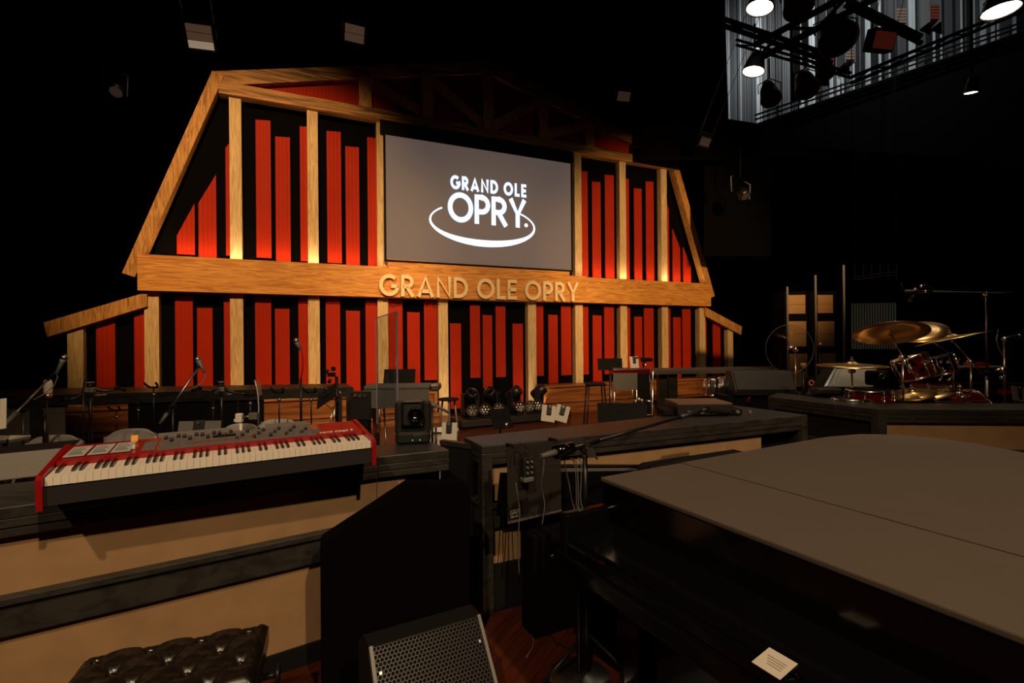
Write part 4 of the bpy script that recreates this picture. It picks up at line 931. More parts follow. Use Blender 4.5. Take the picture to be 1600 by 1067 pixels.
def par():
    t = thing('wash_light', 'x', 'stage light', (0, 0, 0), 0)
    MB().rbox((0, 0, .02), (.18, .16, .04), .02).build('base', M_black, t)
    MB().tube([(-.10, 0, .04), (-.12, 0, .12), (-.12, 0, .17)], .012).tube([(.10, 0, .04), (.12, 0, .12), (.12, 0, .17)], .012).build('yoke', M_black, t)
    h = MB().lathe([(0, -.10), (.06, -.09), (.105, -.02), (.115, .06), (.105, .07), (.10, .05), (0, .045)], (0, 0, .16), (0, -1, .25), 24).build('head', M_blackplastic, t)
    dd_ = Vector((0, -1, .25)).normalized(); ex = Vector((1, 0, 0)); ey = dd_.cross(ex)
    for k in range(7):
        o_ = Vector((0, 0, .16))+dd_*.048 + (Vector((0, 0, 0)) if k == 6 else (ex*math.cos(R(60*k))+ey*math.sin(R(60*k)))*.062)
        MB().lathe([(0, .012), (.018, .006), (.024, 0)], o_, dd_, 12).build('lens', M_chrome, h)
    return t
pr = par(); 
for i, (u, rz, lab) in enumerate([(738, R(5), 'leftmost small round wash light on the low platform'), (759, R(-10), 'second small round wash light from the left on the low platform'), (779, R(15), 'third small round wash light from the left on the low platform'), (811, R(20), 'small round wash light beside the tall red strip on the low platform'), (829, R(0), 'small round wash light on the low platform, second from the right'), (838, R(25), 'rightmost small round wash light on the low platform')]):
    q = onplat(u, .14)
    if i == 0: pr.location = q; pr.rotation_euler = (0, 0, rz); pr['label'] = lab
    else: dup(pr, q, rz, lab)
t = mstand('black music stand folded low behind the middle console with a chrome knob', 783, 640, 668, 6.2, .28, R(30), -35)
MB().ball((.04, -.06, .62), .035).build('chrome_knob', M_chrome, t)
t = mstand('wide black music stand tilted flat behind the middle console', 972, 631, 660, 6.2, .62, R(-6), -35)
mstand('black music stand standing upright before the red boards, left of the grey cabinet', 953, 560, 578, 8.3, .42, R(0), -10)
q = PY(930, 600, 8.4); t = thing('stool', 'tall black stool in shadow beside the grey cabinet', 'stool', (q.x, 8.4, 0)); MB().rbox((0, 0, q.z), (.34, .34, .04), .05).build('seat', M_black, t)
for a_ in (-1, 1):
    for b_ in (-1, 1): MB().cyl((a_*.13, b_*.13, q.z), (a_*.19, b_*.19, 0), .013).build('leg', M_blackmetal, t)
MB().cyl((-.17, -.17, .25), (.17, -.17, .25), .01).build('footrest', M_blackmetal, t)
# steel guitar on chrome frame with a grey front
A, B = PY(958, 583, 7.8), PY(996, 609, 7.8); t = thing('steel_guitar', 'pedal steel guitar on chrome legs with a grey front board', 'instrument', ((A.x+B.x)/2, 7.8, 0)); w = (B.x-A.x)/2
MB().bbox(-w, w, -.01, .01, B.z, A.z).build('front_board', M_case, t); MB().bbox(-w, w*2.1, .02, .34, A.z-.02, A.z+.06).build('body', M_drum, t, bevel=.01)
MB().bbox(-w*.9, w*2, .06, .24, A.z+.06, A.z+.075).build('string_deck', M_steel, t)
for x in (-w+.03, w+.0, w*2.05):
    for y in (.05, .32): MB().cyl((x, y, A.z), (x*1.02, y, 0), .013).build('leg', M_chrome, t)
MB().bbox(-w, w*2, .14, .20, .12, .15).build('pedal_bar', M_steel, t)
for i in range(6): MB().bbox(-w*.6+i*.12, -w*.6+i*.12+.04, .0, .16, .10, .12).build('pedal', M_chrome, t)
MB().bbox(w*1.15, w*2.05, .02, .3, .30, A.z-.02).build('side_cabinet', M_black, t)
tablet('small white tablet standing on the steel guitar', 991, 566, 7.9, .15, .19, R(8), mcol=M_paper)
t = thing('small_camera', 'small black camera on an arm over the steel guitar', 'camera', PY(1008, 562, 7.9)); MB().rbox((0, 0, 0), (.14, .09, .07), .02).build('body', M_black, t); MB().cyl((.06, 0, 0), (.12, -.02, 0), .03).build('lens', M_gloss, t); MB().tube([(0, 0, 0), (-.1, 0, .04), (-.2, 0, .03)], .008).build('arm', M_blackmetal, t); MB().cyl((0, 0, -.03), (.02, 0, -.2), .01).build('bracket', M_chrome, t)
# chrome pedals frame in front of it
t = thing('pedal_frame', 'chrome tube frame with round fittings low behind the wide music stand', 'equipment', (PY(1010, 640, 6.6).x, 6.6, 0))
W2L(t, a := MB().tube([PY(u, v, 6.6) for u, v in ((1009, 626), (1016, 627), (1021, 632), (1023, 640))], .012).tube([PY(u, v, 6.6) for u, v in ((992, 650), (1004, 648), (1020, 648), (1020, 580))], .012)).build('tube_frame', M_chrome, t)
for (u, v) in ((993, 627), (998, 624), (1003, 626), (1008, 635), (991, 650)): W2L(t, a := MB().ball(PY(u, v, 6.6), .028, 10)).build('fitting', M_chrome, t)
W2L(t, a := MB().bar(PY(1020, 650, 6.6), (PY(1020, 650, 6.6).x, 6.6, 0), .03).bar(PY(993, 650, 6.6), (PY(993, 650, 6.6).x, 6.6, 0), .03)).build('leg', M_black, t)
# rack unit and case on the middle console
A, B = PZ(1037, 636, DT+.05), PZ(1148, 640, DT+.05); t = thing('equipment_case', 'flat brown topped equipment case on the far side of the middle console', 'case', (A.x*.5+B.x*.5, A.y*.5+B.y*.5-.12, DT), R(0)); w = (B-A).length*.40
MB().rbox((0, .15, .055), (w*2, .34, .09), .015).build('case', M_blackplastic, t); MB().bbox(-w, w, -.02, .32, .1, .112).build('top_sheet', mat('brown_board', (.16, .085, .05), .6), t)
for i in range(6): MB().cyl((-w*.6+i*.1, -.02, .04), (-w*.6+i*.1, -.045, .04), .014, n=10).build('connector', M_greysteel, t)
for x in (-w-.06, w+.06): MB().rbox((x, .12, .03), (.09, .2, .05), .01).build('side_unit', M_black, t)
# ------------------------------------------------------------------ foreground boom stand over the middle console
py_ = 2.45
t, z = simple_stand('mic_stand', 'large black boom stand in the foreground reaching over the middle console', 'microphone stand', 914, 712, py_, r=.016, a0=-30)
A, B, Cc = PY(845, 713, 2.28), PY(880, 703, 2.36), PY(1115, 637, 3.15)
W2L(t, a := MB().cyl(A, frac(A, B, .95), .012, .018)).build('boom_end_sleeve', M_grey, t)
W2L(t, a := MB().cyl(PY(868, 707, 2.33), PY(893, 700, 2.39), .032, n=20)).build('counterweight', M_gloss, t)
W2L(t, a := MB().cyl(PY(893, 700, 2.39), PY(935, 688, 2.5), .014)).build('boom_outer_tube', M_blackmetal, t)
W2L(t, a := MB().cyl(PY(925, 691, 2.48), PY(1068, 650, 2.95), .010)).build('boom', M_blackmetal, t)
W2L(t, a := MB().cyl(PY(1062, 652, 2.93), PY(1096, 641, 3.06), .014)).build('boom_tip', M_blackplastic, t)
W2L(t, a := MB().ball(PY(1067, 650, 2.95), .016).ball(PY(1092, 643, 3.05), .013)).build('silver_joint', M_steel, t)
W2L(t, a := MB().cyl(PY(1096, 641, 3.06), PY(1112, 638, 3.14), .006)).build('mic_clip', M_steel, t)
W2L(t, a := MB().cyl(PY(1105, 640, 3.1), PY(1138, 645, 3.25), .02, .016)).build('microphone', M_black, t)
J = PY(914, 700, py_)
W2L(t, a := MB().rbox(J, (.05, .05, .05), .01).cyl(J+Vector((.0, -.03, -.02)), J+Vector((.045, -.05, -.02)), .012)).build('joint', M_blackmetal, t)
kn = MB().cyl(J+Vector((.02, -.05, -.01)), J+Vector((.02, -.075, -.01)), .022, n=12).bar(J+Vector((0, -.07, .02)), J+Vector((.05, -.07, -.04)), .012); W2L(t, kn).build('wing_knob', M_steel, t)
MB().cyl((-.02, 0, .62), (.02, 0, .62), .028).cyl((.0, 0, .62), (.06, -.02, .64), .009).build('tilt_clutch', M_greysteel, t)
# hanging smoked acrylic panel with the venue sticker and a headphone mixer clamped to it
pa, pb = PY(795, 703, 2.72), PY(873, 700, 2.9); pz = PY(810, 812, 2.72).z
t = thing('smoked_panel', 'smoked acrylic panel hanging in front of the middle console', 'panel', (pa.x*.5+pb.x*.5, pa.y*.5+pb.y*.5-.02, pz), math.atan2(pb.y-pa.y, pb.x-pa.x)); w = (pb-pa).length*.53; h = pa.z-pz+.02
MB().bbox(-w, w, -.003, .003, 0, h).build('pane', M_smoke, t)
MB().bbox(-w, w, -.006, .004, -.012, 0).build('lower_edge', M_grey, t)
for x in (-w*.8, w*.8): MB().bbox(x-.01, x+.01, -.004, .06, h-.01, h+.01).build('hook', M_black, t)
sk = MB().bbox(-w+.012, -w+.072, -.0055, -.003, .01, .066).build('sticker', M_black, t)
for s_, zz_, sz_ in (('GRAND OLE', .056, .0105), ('OPRY', .040, .0235), ('HOUSE', .021, .0155)): text_part('lettering', s_, sz_, M_paper, sk, (-w+.042, -.006, zz_), (math.pi/2, 0, 0), .0006)
pc = t.location.copy(); pang = t.rotation_euler.z
def onpanel(x, y, z): return pc + Matrix.Rotation(pang, 3, 'Z') @ Vector((x, y, z))
t = thing('headphone_mixer', 'small black headphone mixer with silver knobs clamped to the smoked panel', 'equipment', onpanel(-w*.45, -.012, h-.17), pang)
MB().rbox((0, -.03, .055), (.062, .05, .12), .012).build('body', M_blackplastic, t)
MB().rbox((0, -.035, -.01), (.07, .055, .03), .012).build('foot_block', M_case, t)
for i in range(3):
    for j in range(2): MB().cyl((-.014+.028*j, -.055, .03+.03*i), (-.014+.028*j, -.068, .03+.03*i), .008, .006, 12).build('knob', M_greysteel, t)
MB().rbox((-.015, -.05, .13), (.012, .02, .05), .003).build('plug', M_steel, t)
MB().tube([(-.012, -.05, .15), (-.02, -.05, .185), (-.06, -.045, .19), (-.085, -.04, .15), (-.085, -.04, .08)], .003, 6).build('plug_cable', M_black, t)
# hanging cables
def cable(label, pts, r=.0035, m=M_greysteel, name='cable'):
    P = [PY(*p) for p in pts]; t = thing(name, label, 'cable', P[0])
    # smooth (Catmull-Rom)
    out_ = []
    for i in range(len(P)-1):
        a, b, c, d = P[max(i-1, 0)], P[i], P[i+1], P[min(i+2, len(P)-1)]
        for k in range(6):
            s = k/6; out_.append(.5*((2*b)+(c-a)*s+(2*a-5*b+4*c-d)*s*s+(3*b-a-3*c+d)*s**3))
    out_.append(P[-1]); W2L(t, mb := MB().tube(out_, r, 6)); mb.build('cord', m, t); return t
for lab, pts in (('thin cable falling from the left side of the headphone mixer', [(806, 755, 2.6), (809, 775, 2.6), (812, 800, 2.6), (810, 840, 2.6), (811, 900, 2.62)]),
                 ('wavy cable hanging down the middle of the smoked panel', [(850, 718, 2.6), (849, 735, 2.6), (846, 756, 2.6), (849, 775, 2.6), (851, 790, 2.6), (847, 820, 2.6)]),
                 ('cable looping down just right of the smoked panel', [(880, 704, 2.365), (883, 728, 2.42), (890, 760, 2.46), (896, 790, 2.46), (911, 832, 2.45)]),
                 ('leftmost of the coiled cables over the boom stand hook', [(892, 716, 2.42), (897, 722, 2.42), (900, 745, 2.42), (901, 790, 2.42), (905, 830, 2.42)]),
                 ('middle one of the coiled cables over the boom stand hook', [(896, 716, 2.41), (901, 724, 2.41), (903, 750, 2.41), (904, 790, 2.41), (908, 826, 2.41)]),
                 ('rightmost of the coiled cables over the boom stand hook', [(903, 715, 2.40), (908, 724, 2.40), (908, 750, 2.40), (907, 780, 2.40), (911, 796, 2.40)]),
                 ('first thin dark cable hanging before the lower plywood panel, from the left', [(786, 738, 2.93), (783, 780, 2.9), (780, 850, 2.9), (777, 886, 2.9)]),
                 ('second thin dark cable hanging before the lower plywood panel', [(788, 738, 2.93), (786, 800, 2.9), (786, 850, 2.9), (786, 886, 2.9)]),
                 ('third thin dark cable hanging before the lower plywood panel', [(799, 738, 2.94), (800, 815, 2.9), (801, 850, 2.9), (803, 884, 2.9)])):
    cable(lab, pts, .0028, M_black if 'dark' in lab else M_greysteel)
def fcable(label, pts, r=.005, m=M_black):
    P = [PZ(u, v, .006) for u, v in pts]; t = thing('floor_cable', label, 'cable', P[0]); W2L(t, mb := MB().tube(P, r, 6)); mb.build('cord', m, t)
fcable('black cable curling on the floor below the middle console', [(700+180, 972), (930, 975), (955, 985), (975, 1005), (985, 1030), (1000, 1067)])
fcable('pale cable looping on the floor right of the boom stand base', [(935, 985), (940, 1005), (952, 1022), (968, 1026), (980, 1010), (978, 985)], .004, M_greysteel)
fcable('thin cable lying on the floor left of the boom stand', [(835, 966), (850, 964), (855, 985), (870, 1005), (900, 1018)], .004)
fcable('thin pale cable curved on the floor behind the honeycomb monitor', [(822, 1028), (832, 1012), (834, 1000), (826, 985)], .003, M_greysteel)
# round chrome stand base and tilted easel stand
q = PZ(905, 1060, 0)
t = thing('straight_stand', 'thin black pole on a pale round base in the foreground beside the boom stand', 'stand', (q.x, q.y, 0)); MB().lathe([(0, .03), (.03, .03), (.05, .02), (.15, .014), (.155, .006), (.155, 0), (0, 0)], n=36).build('base', M_steel, t); MB().cyl((0, 0, .02), (0, 0, .86), .013).build('pole', M_blackmetal, t); MB().cyl((0, 0, .5), (0, 0, .56), .02).build('clutch', M_black, t)
q = PZ(1000, 995, .25); t = thing('power_unit', 'small black box with a glowing blue display on the floor under the piano', 'equipment', (q.x, q.y, 0)); MB().rbox((0, .05, .16), (.16, .1, .32), .01).build('case', M_black, t); MB().bbox(-.012, .012, -.004, .0, .245, .262).build('display', mat('blue_display', (.1, .4, 1), .5, emit=(.15, .5, 1), estr=3), t)
# grey rails along the middle console
a_, b_ = PY(797, 724, 2.98), PY(1012, 718, 3.35)
t = thing('rail_shelf', 'grey double rail shelf fixed along the front of the middle console', 'shelf', (a_.x, a_.y, 0))
for v0, v1, th in ((727, 727, .012), (741, 738, .012)): W2L(t, x_ := MB().bar(PY(797, v0, 2.95), PY(1008, v1, 3.38), .02, th)).build('rail', M_steel, t)
W2L(t, x_ := MB().bar(PY(797, 734, 2.96), PY(1008, 731, 3.39), .012, .045)).build('web', M_greysteel, t)
W2L(t, x_ := MB().bar(PY(779, 772, 2.90), PY(1003, 764, 3.36), .02, .25)).build('lower_board', M_cloth, t)  # dark board added in place of the shadow behind the smoked panel
ra, rb = PY(834, 900, 2.72), PY(965, 900, 2.98); dr = Vector((rb.x-ra.x, rb.y-ra.y, 0)); nr = Vector((-dr.y, dr.x, 0)).normalized()*.16
t = thing('shade_block', 'black block added for the shadow low before the middle console behind the boom stand', 'rack', (ra.x, ra.y, 0))
P4 = [Vector((p.x, p.y, 0)) for p in (ra, rb, rb+nr, ra+nr)]
W2L(t, x_ := MB().hull([p+Vector((0, 0, .57)) for p in P4], P4)).build('case', M_cloth, t, bevel=.01)  # added dark block, stands in for the shadow low on the console
for i in range(4): W2L(t, x_ := MB().cyl(ra+dr*(.2+.2*i)+Vector((0, 0, .45-ra.z)), ra+dr*(.2+.2*i)-nr*.12+Vector((0, 0, .45-ra.z)), .012, n=10)).build('knob', M_steel, t)  # added knobs on the shade block
pa_, pb_ = PY(1003, 740, 3.12), PY(1163, 720, 3.52); dr = Vector((pb_.x-pa_.x, pb_.y-pa_.y, 0)); t = thing('dark_padded_block', 'black padded block filling the dark area between the grand piano and the middle console', 'bench', ((pa_.x+pb_.x)/2, (pa_.y+pb_.y)/2, 0), math.atan2(dr.y, dr.x)); w = dr.length/2; zt = PY(1155, 704, 3.5).z
mb = MB().rbox((0, 0, 0), (w*2, .14, .16), .05, Matrix.Rotation(math.pi/2, 3, 'X') @ Matrix.Identity(3)); mb.v = [Vector((v.x, v.y, v.z+zt-.07)) for v in mb.v]; mb.build('cushion', M_black, t)  # dark padded block covering the dark area on the console front
MB().bbox(-w+.02, w-.02, -.06, .06, .5, zt-.13).build('skirt', M_black, t)
for x in (-w+.05, w-.05): MB().cyl((x, 0, 0), (x, 0, .5), .02).build('leg', M_black, t)

# ------------------------------------------------------------------ right side: wedge, percussion, drum kit
q = PY(1188, 610, 6.6); 
t = thing('platform_box', 'black riser box under the wedge monitor', 'box', (q.x, 6.75, 0)); bz = PY(1188, 616, 6.6).z
MB().bbox(-.55, .75, -.25, .35, 0, bz).build('body', M_black, t)
t = thing('floor_monitor', 'black wedge monitor on the riser box, before the thin back desk', 'speaker', (q.x, 6.6, bz), R(-4)); zt = PY(1188, 579, 6.6).z-bz
sec = [(-.18, 0), (-.18, .07), (-.02, zt), (.16, zt), (.24, .0)]
mb = MB(); mb.slab(sec, -.40, .40); mb.v = [Vector((v.y, v.x, v.z)) for v in mb.v]; mb.build('cabinet', M_blackplastic, t, bevel=.01)
mb = MB().bar((-.36, -.105, .19), (.36, -.105, .19), .24, .02, Vector((0, -.9, .5))); 
MB().box((0, -.108, .07+(zt-.07)/2), (.74, .012, math.hypot(.16, zt-.07)*.92), m=Matrix.Rotation(-math.atan2(.16, zt-.07), 3, 'X')).build('grille', mat('dark_slip', (.02, .02, .02)), t)
t = thing('cable_loop', 'short red and black cable hanging on the riser box', 'cable', PY(1170, 625, 6.485)); W2L(t, a := MB().tube([PY(u, v, 6.485) for u, v in ((1168, 629), (1170, 622), (1174, 618), (1176, 620))], .014)).build('cord', M_red, t)
def drum(t, c, axis, r, h, shell, name='drum', lugs=8, head=M_skin):
    c = Vector(c); d = Vector(axis).normalized(); x = d.orthogonal().normalized(); y = d.cross(x)
    o = MB().lathe([(r*.98, 0), (r, .01), (r, h-.01), (r*.98, h)], c, d, 36).build(name, shell, t)
    for hh2, sg in ((0, -1), (h, 1)):
        MB().lathe([(r*.99, -.012), (r*1.045, -.012), (r*1.045, .014), (r*1.0, .014)], c+d*hh2, d, 36).build('hoop', M_chrome, o)
        MB().lathe([(0, 0), (r*1.0, 0)], c+d*(hh2+sg*.003), d, 36).build('head', head, o)
    for k in range(lugs):
        a = 2*math.pi*k/lugs; p = c + (x*math.cos(a)+y*math.sin(a))*(r+.012)
        MB().cyl(p+d*(h*.28), p+d*(h*.72), .012, n=8).cyl(p+d*.0, p+d*h, .004, n=6).build('lug', M_chrome, o)
    return o
pc_ = PY(1130, 615, 6.9)
t = thing('percussion', 'pair of chrome and red percussion drums left of the wedge monitor', 'drums', (pc_.x, pc_.y, 0))
drum(t, (-.16, 0, pc_.z-.02), (0, 0, 1), .10, .22, M_chrome, 'drum'); drum(t, (.05, .04, pc_.z-.0), (0, 0, 1), .09, .22, M_chrome, 'drum')
base_tripod(t, .3); MB().cyl((0, 0, .1), (0, 0, pc_.z-.1), .012).cyl((-.16, 0, pc_.z+.03), (.05, .03, pc_.z+.03), .012).build('post', M_chrome, t)
# wooden cabinet behind with three by two doors
def quadpx(u0, u1, v0, v1, y): a = PY(u0, v0, y); b = PY(u1, v1, y); return a.x, b.x, b.z, a.z
yc = 10.2
t = thing('wood_cabinet', 'tall black cabinet with oak panels in two columns behind the clear round shield', 'cabinet', (PY(1268, 540, yc).x, yc, 0)); ox = t.location.x
X0, X1, Z0, Z1 = quadpx(1226, 1310, 455, 640, yc); MB().bbox(X0-ox, X1-ox, .02, .5, 0, Z1).build('carcass', M_cloth, t)
M_oak = mat('pale_oak', (.27, .15, .055), .5, noise=.15, scale=3)
for (u0, u1, v0, v1) in ((1230.5, 1258, 461, 490), (1277, 1301, 461, 489), (1231.5, 1259.5, 502, 541), (1277, 1303.5, 502, 541), (1233, 1261, 553, 604), (1284, 1305, 552, 602)):
    x0, x1, z0, z1_ = quadpx(u0, u1, v0, v1, yc)
    if z1_-z0 > .35: MB().bbox(x0-ox, x1-ox, -.01, .02, z0, (z0+z1_)/2-.003).bbox(x0-ox, x1-ox, -.012, .02, (z0+z1_)/2+.003, z1_).build('door', M_oak, t)
    else: MB().bbox(x0-ox, x1-ox, -.01, .02, z0, z1_).build('door', M_oak, t)
for i, (u0, v0, u1, v1, lab) in enumerate(((1230, 448, 1235, 610, 'pale upright pole left of the oak cabinet'), (1274, 430, 1279, 596, 'pale upright pole between the oak panel columns'), (1318, 414, 1323, 570, 'tallest pale upright pole right of the oak cabinet'))):
    a, b = PY(u0, v0, 9.2), PY(u0+2, v1, 9.2); t = thing('pole', lab, 'pole', (b.x, b.y, 0)); MB().cyl((0, 0, 0), (a.x-b.x, 0, a.z), .019).build('tube', M_case, t); MB().cyl((0, 0, 0), (0, 0, .02), .18, n=24).build('base', M_black, t)
# venue letters running down a black post
a = PY(1268, 598, 8.2); t = thing('letter_post', 'black post with pink letters running down it below the oak cabinet', 'sign', (a.x, a.y, 0)); MB().bbox(-.12, .12, .0, .06, 0, a.z+.1).build('post', M_black, t); M_pink = mat('pink_letters', (.8, .15, .14), .6, emit=(.3, .05, .05), estr=.15)
for i, chh in enumerate('OPRY'):
    mb = MB(); w_, stt = glyph(chh, .2)
    for pts, cl in stt: ribbon(mb, pts, .2, cl, lambda X, Y, k: Vector((-.05+X*.10, -.004*k, a.z-.05-i*.145+Y*.10)))
    mb.build('letter', M_pink, t)
MB().cyl((0, .03, 0), (0, .03, .02), .16, n=24).build('foot', M_black, t)
# silver grille amplifier, tilted back
A, B, C_, D_ = PY(1306, 576, 6.2), PY(1372, 575, 6.2), PY(1366, 606, 5.9), PY(1290, 606, 5.9)
t = thing('amplifier', 'tilted amplifier with a silver woven grille behind the drums', 'speaker', ((A.x+B.x)/2, 6.2, 0)); bk = Vector((0, .28, -.02))
W2L(t, a := MB().hull([A, B, B+bk, A+bk], [D_, C_, C_+bk, D_+bk])).build('cabinet', M_black, t)
gm = bpy.data.materials.new('woven_silver_grille'); gm.use_nodes = True; nt = gm.node_tree; b_ = nt.nodes['Principled BSDF']; tc = nt.nodes.new('ShaderNodeTexCoord'); ck = nt.nodes.new('ShaderNodeTexChecker'); ck.inputs['Scale'].default_value = 90; ck.inputs['Color1'].default_value = (.5, .47, .42, 1); ck.inputs['Color2'].default_value = (.06, .055, .05, 1); nt.links.new(tc.outputs['Object'], ck.inputs['Vector']); nt.links.new(ck.outputs['Color'], b_.inputs['Base Color']); b_.inputs['Roughness'].default_value = .4; b_.inputs['Metallic'].default_value = .3
n_ = (B-A).cross(D_-A).normalized(); n_ = -n_ if n_.y > 0 else n_
s_ = lambda p: p*.92+(A+B+C_+D_)/4*.08
W2L(t, a := MB().hull([s_(A)+n_*.008, s_(B)+n_*.008, s_(B), s_(A)], [s_(D_)+n_*.008, s_(C_)+n_*.008, s_(C_), s_(D_)])).build('grille', gm, t)
W2L(t, a := MB().bar(A+n_*.01, D_+n_*.01, .03).bar(s_(A)+n_*.01+Vector((.05, 0, 0)), s_(D_)+n_*.01+Vector((.05, 0, 0)), .008)).build('silver_edge', M_chrome, t)
W2L(t, a := MB().bar(((D_.x+C_.x)/2, 6.1, 0), ((D_.x+C_.x)/2, 6.1, D_.z), .3)).build('support', M_black, t)
# clear round shield on chrome stand
t, z = simple_stand('drum_shield', 'clear round acrylic shield on a chrome stand at the left of the drum kit', 'shield', 1243, 549, 5.6, r=.009, m=M_chrome)
q = PY(1234, 545, 5.75); W2L(t, a := MB().tube([q+Vector((.285*math.cos(2*math.pi*k/48), 0, .285*math.sin(2*math.pi*k/48))) for k in range(48)], .002, 6, True)).build('rim', mat('shield_rim', (.22, .22, .21), .4), t)
W2L(t, a := MB().cyl(q, q+Vector((0, .004, 0)), .283, n=48)).build('pane', glass('shield_acrylic', (.93, .93, .95), .02), t)
W2L(t, a := MB().cyl(PY(1232, 543, 5.6), PY(1244, 544, 5.6), .02).ball(PY(1243, 546, 5.6), .03)).build('clamp', M_chrome, t)
t, z = simple_stand('mic_stand', 'short black microphone stand right of the clear round shield', 'microphone stand', 1281, 546, 6.4, r=.011); mic(t, PY(1282, 537, 6.4), PY(1281, 552, 6.4), .016, .02, M_black)
t, z = simple_stand('mic_stand', 'stubby black stand with a cork coloured cap beside the chrome shield stand', 'stand', 1255, 575, 5.9, r=.03); MB().cyl((0, 0, z), (0, 0, z+.06), .03, n=16).build('cap', mat('cork', (.45, .25, .13), .7), t)
# the drum kit: every drum and cymbal hangs on its own stand
def cymbal(t, c, normal, r, m=M_brass):
    c = Vector(c); d = Vector(normal).normalized()
    o = MB().lathe([(.008, .028), (r*.10, .024), (r*.17, .010), (r*.2, .002), (r*.6, -.010), (r, -.026), (r, -.028), (r*.6, -.013), (r*.2, -.002), (.008, .024)], c, d, 64).build('cymbal', m, t)
    MB().cyl(c+d*.028, c+d*.05, .018, n=12).cyl(c+d*.05, c+d*.075, .010, n=10).build('felt_and_wing_nut', M_greysteel, o); return o
def cymstand(label, uc, vc, y, normal, r, knee, foot_u, drop=None):
    """uc,vc cymbal centre; knee: pixel of the tilt joint where the arm meets the upright; drop: far end of arm"""
    Kn = PY(*knee); Cc_ = PY(uc, vc, y); t = thing('cymbal_stand', label, 'cymbal', (Kn.x, Kn.y, 0)); 
    o = cymbal(t, Vector((Cc_.x-Kn.x, Cc_.y-Kn.y, Cc_.z)), normal, r)
    W2L(t, a := MB().cyl(Cc_-Vector(normal).normalized()*.03, Kn, .0075)).build('boom_arm', M_chrome, t)
    if drop: W2L(t, a := MB().cyl(Kn, PY(*drop), .008)).build('arm_tail', M_chrome, t)
    MB().cyl((0, 0, .1), (0, 0, Kn.z*.65), .014).build('lower_tube', M_chrome, t); MB().cyl((0, 0, Kn.z*.65), (0, 0, Kn.z), .010).build('upper_tube', M_chrome, t)
    MB().cyl((-.03, 0, Kn.z), (.03, 0, Kn.z), .022).build('tilter', M_chrome, t); MB().cyl((0, -.03, Kn.z*.65), (0, .04, Kn.z*.65), .014).build('clutch', M_chrome, t)
    W2L(t, a := MB().ball(Cc_-Vector(normal).normalized()*.05, .018, 10)).build('cymbal_seat', M_chrome, t)
    base_tripod(t, .28, .22, M_chrome); return t
cymstand('large bronze ride cymbal showing its underside, leftmost high cymbal of the kit', 1391, 517, 4.9, (.14, .33, .92), .315, (1411, 558, 4.95), 0, (1422, 583, 4.95))
cymstand('bronze crash cymbal behind the large ride, catching light on its top', 1434, 515, 5.6, (-.32, -.30, .9), .28, (1490, 556, 5.7), 0, (1498, 565, 5.7))
cymstand('thin edged bronze crash cymbal tilted up to the right', 1486, 526, 5.2, (-.185, .168, .97), .33, (1517, 565, 5.25), 0, (1534, 584, 5.25))
cymstand('flat bronze cymbal low at the left of the kit before the silver grille', 1331, 568, 5.5, (-.01, -.04, .99), .345, (1331, 580, 5.5), 0)
kc = PY(1440, 620, 5.5)
t = thing('drum_kit', 'dark red drum kit with chrome hardware behind the right console', 'drums', (kc.x, kc.y, 0))
def kp_(u, v, y): p = PY(u, v, y); return Vector((p.x-kc.x, p.y-kc.y, p.z))
drum(t, kp_(1434, 590, 5.35), (-.28, .16, .93), .16, .24, M_drum, 'rack_tom', 8)
drum(t, kp_(1474, 584, 5.55), (-.22, .16, .93), .14, .2, M_drum, 'rack_tom', 8)
drum(t, kp_(1463, 660, 5.35), (.97, -.1, .22), .27, .42, M_drum, 'bass_drum', 8, M_drum)
drum(t, kp_(1358, 640, 5.1), (0, 0, 1), .20, .2, M_drum, 'floor_tom', 8, M_black)
drum(t, kp_(1330, 648, 5.0), (.0, 0, 1), .165, .16, M_steel, 'snare_drum', 8, M_black)
for u, v, y in ((1411, 640, 5.3), (1472, 640, 5.5), (1500, 640, 5.3)):
    p = kp_(u, v, y); MB().cyl((p.x, p.y, .05), (p.x, p.y, p.z+.28), .013).cyl((p.x-.03, p.y, p.z+.18), (p.x+.03, p.y, p.z+.18), .024).ball((p.x, p.y, p.z+.25), .026).build('tom_post', M_chrome, t)
MB().bbox(kp_(1432, 573, 5.2).x-.028, kp_(1432, 573, 5.2).x+.028, -.42, -.415, kp_(1432, 565, 5.15).z-.02, kp_(1432, 565, 5.15).z+.02).build('badge', M_case, t)
c_ = kp_(1425, 612, 5.05); cymbal(t, c_, (-.25, -.1, .96), .20); MB().cyl((c_.x, c_.y, .0), c_, .01).build('hi_hat_post', M_chrome, t)
c_ = kp_(1452, 610, 5.15); cymbal(t, c_, (-.3, -.05, .95), .22)
MB().bar(kp_(1400, 628, 5.0), kp_(1510, 630, 5.1), .02).build('rack_bar', M_chrome, t)
for i in range(9):
    p = kp_(1470+6.5*(i % 5)-8*(i//5), 566+14*(i % 4), 5.3); MB().ball(p, .017, 8).cyl(p, p+Vector((.03*(-1)**i, 0, .04)), .007).build('wing_nut', M_chrome, t)
t = thing('cymbal_bag', 'folded black cloth pad hanging beside the silver grille amplifier', 'bag', PY(1370, 590, 5.7)); MB().rbox((0, 0, 0), (.24, .1, .17), .03).build('pad', M_black, t); MB().tube([(.02+.03*math.cos(a), -.055, .02+.03*math.sin(a)) for a in [k*math.pi/8 for k in range(16)]], .006, 6, True).build('ring', M_chrome, t)
t = thing('keyboard_stand_tray', 'black percussion tray on a stand at the left front of the drum kit', 'stand', (PY(1290, 620, 5.3).x, 5.3, 0)); zt = PY(1290, 606, 5.3).z; MB().rbox((0, 0, zt-.03), (.26, .2, .06), .02).build('tray', M_blackplastic, t); MB().cyl((0, 0, .02), (0, 0, zt-.05), .016).build('pole', M_black, t); base_round(t, .16)
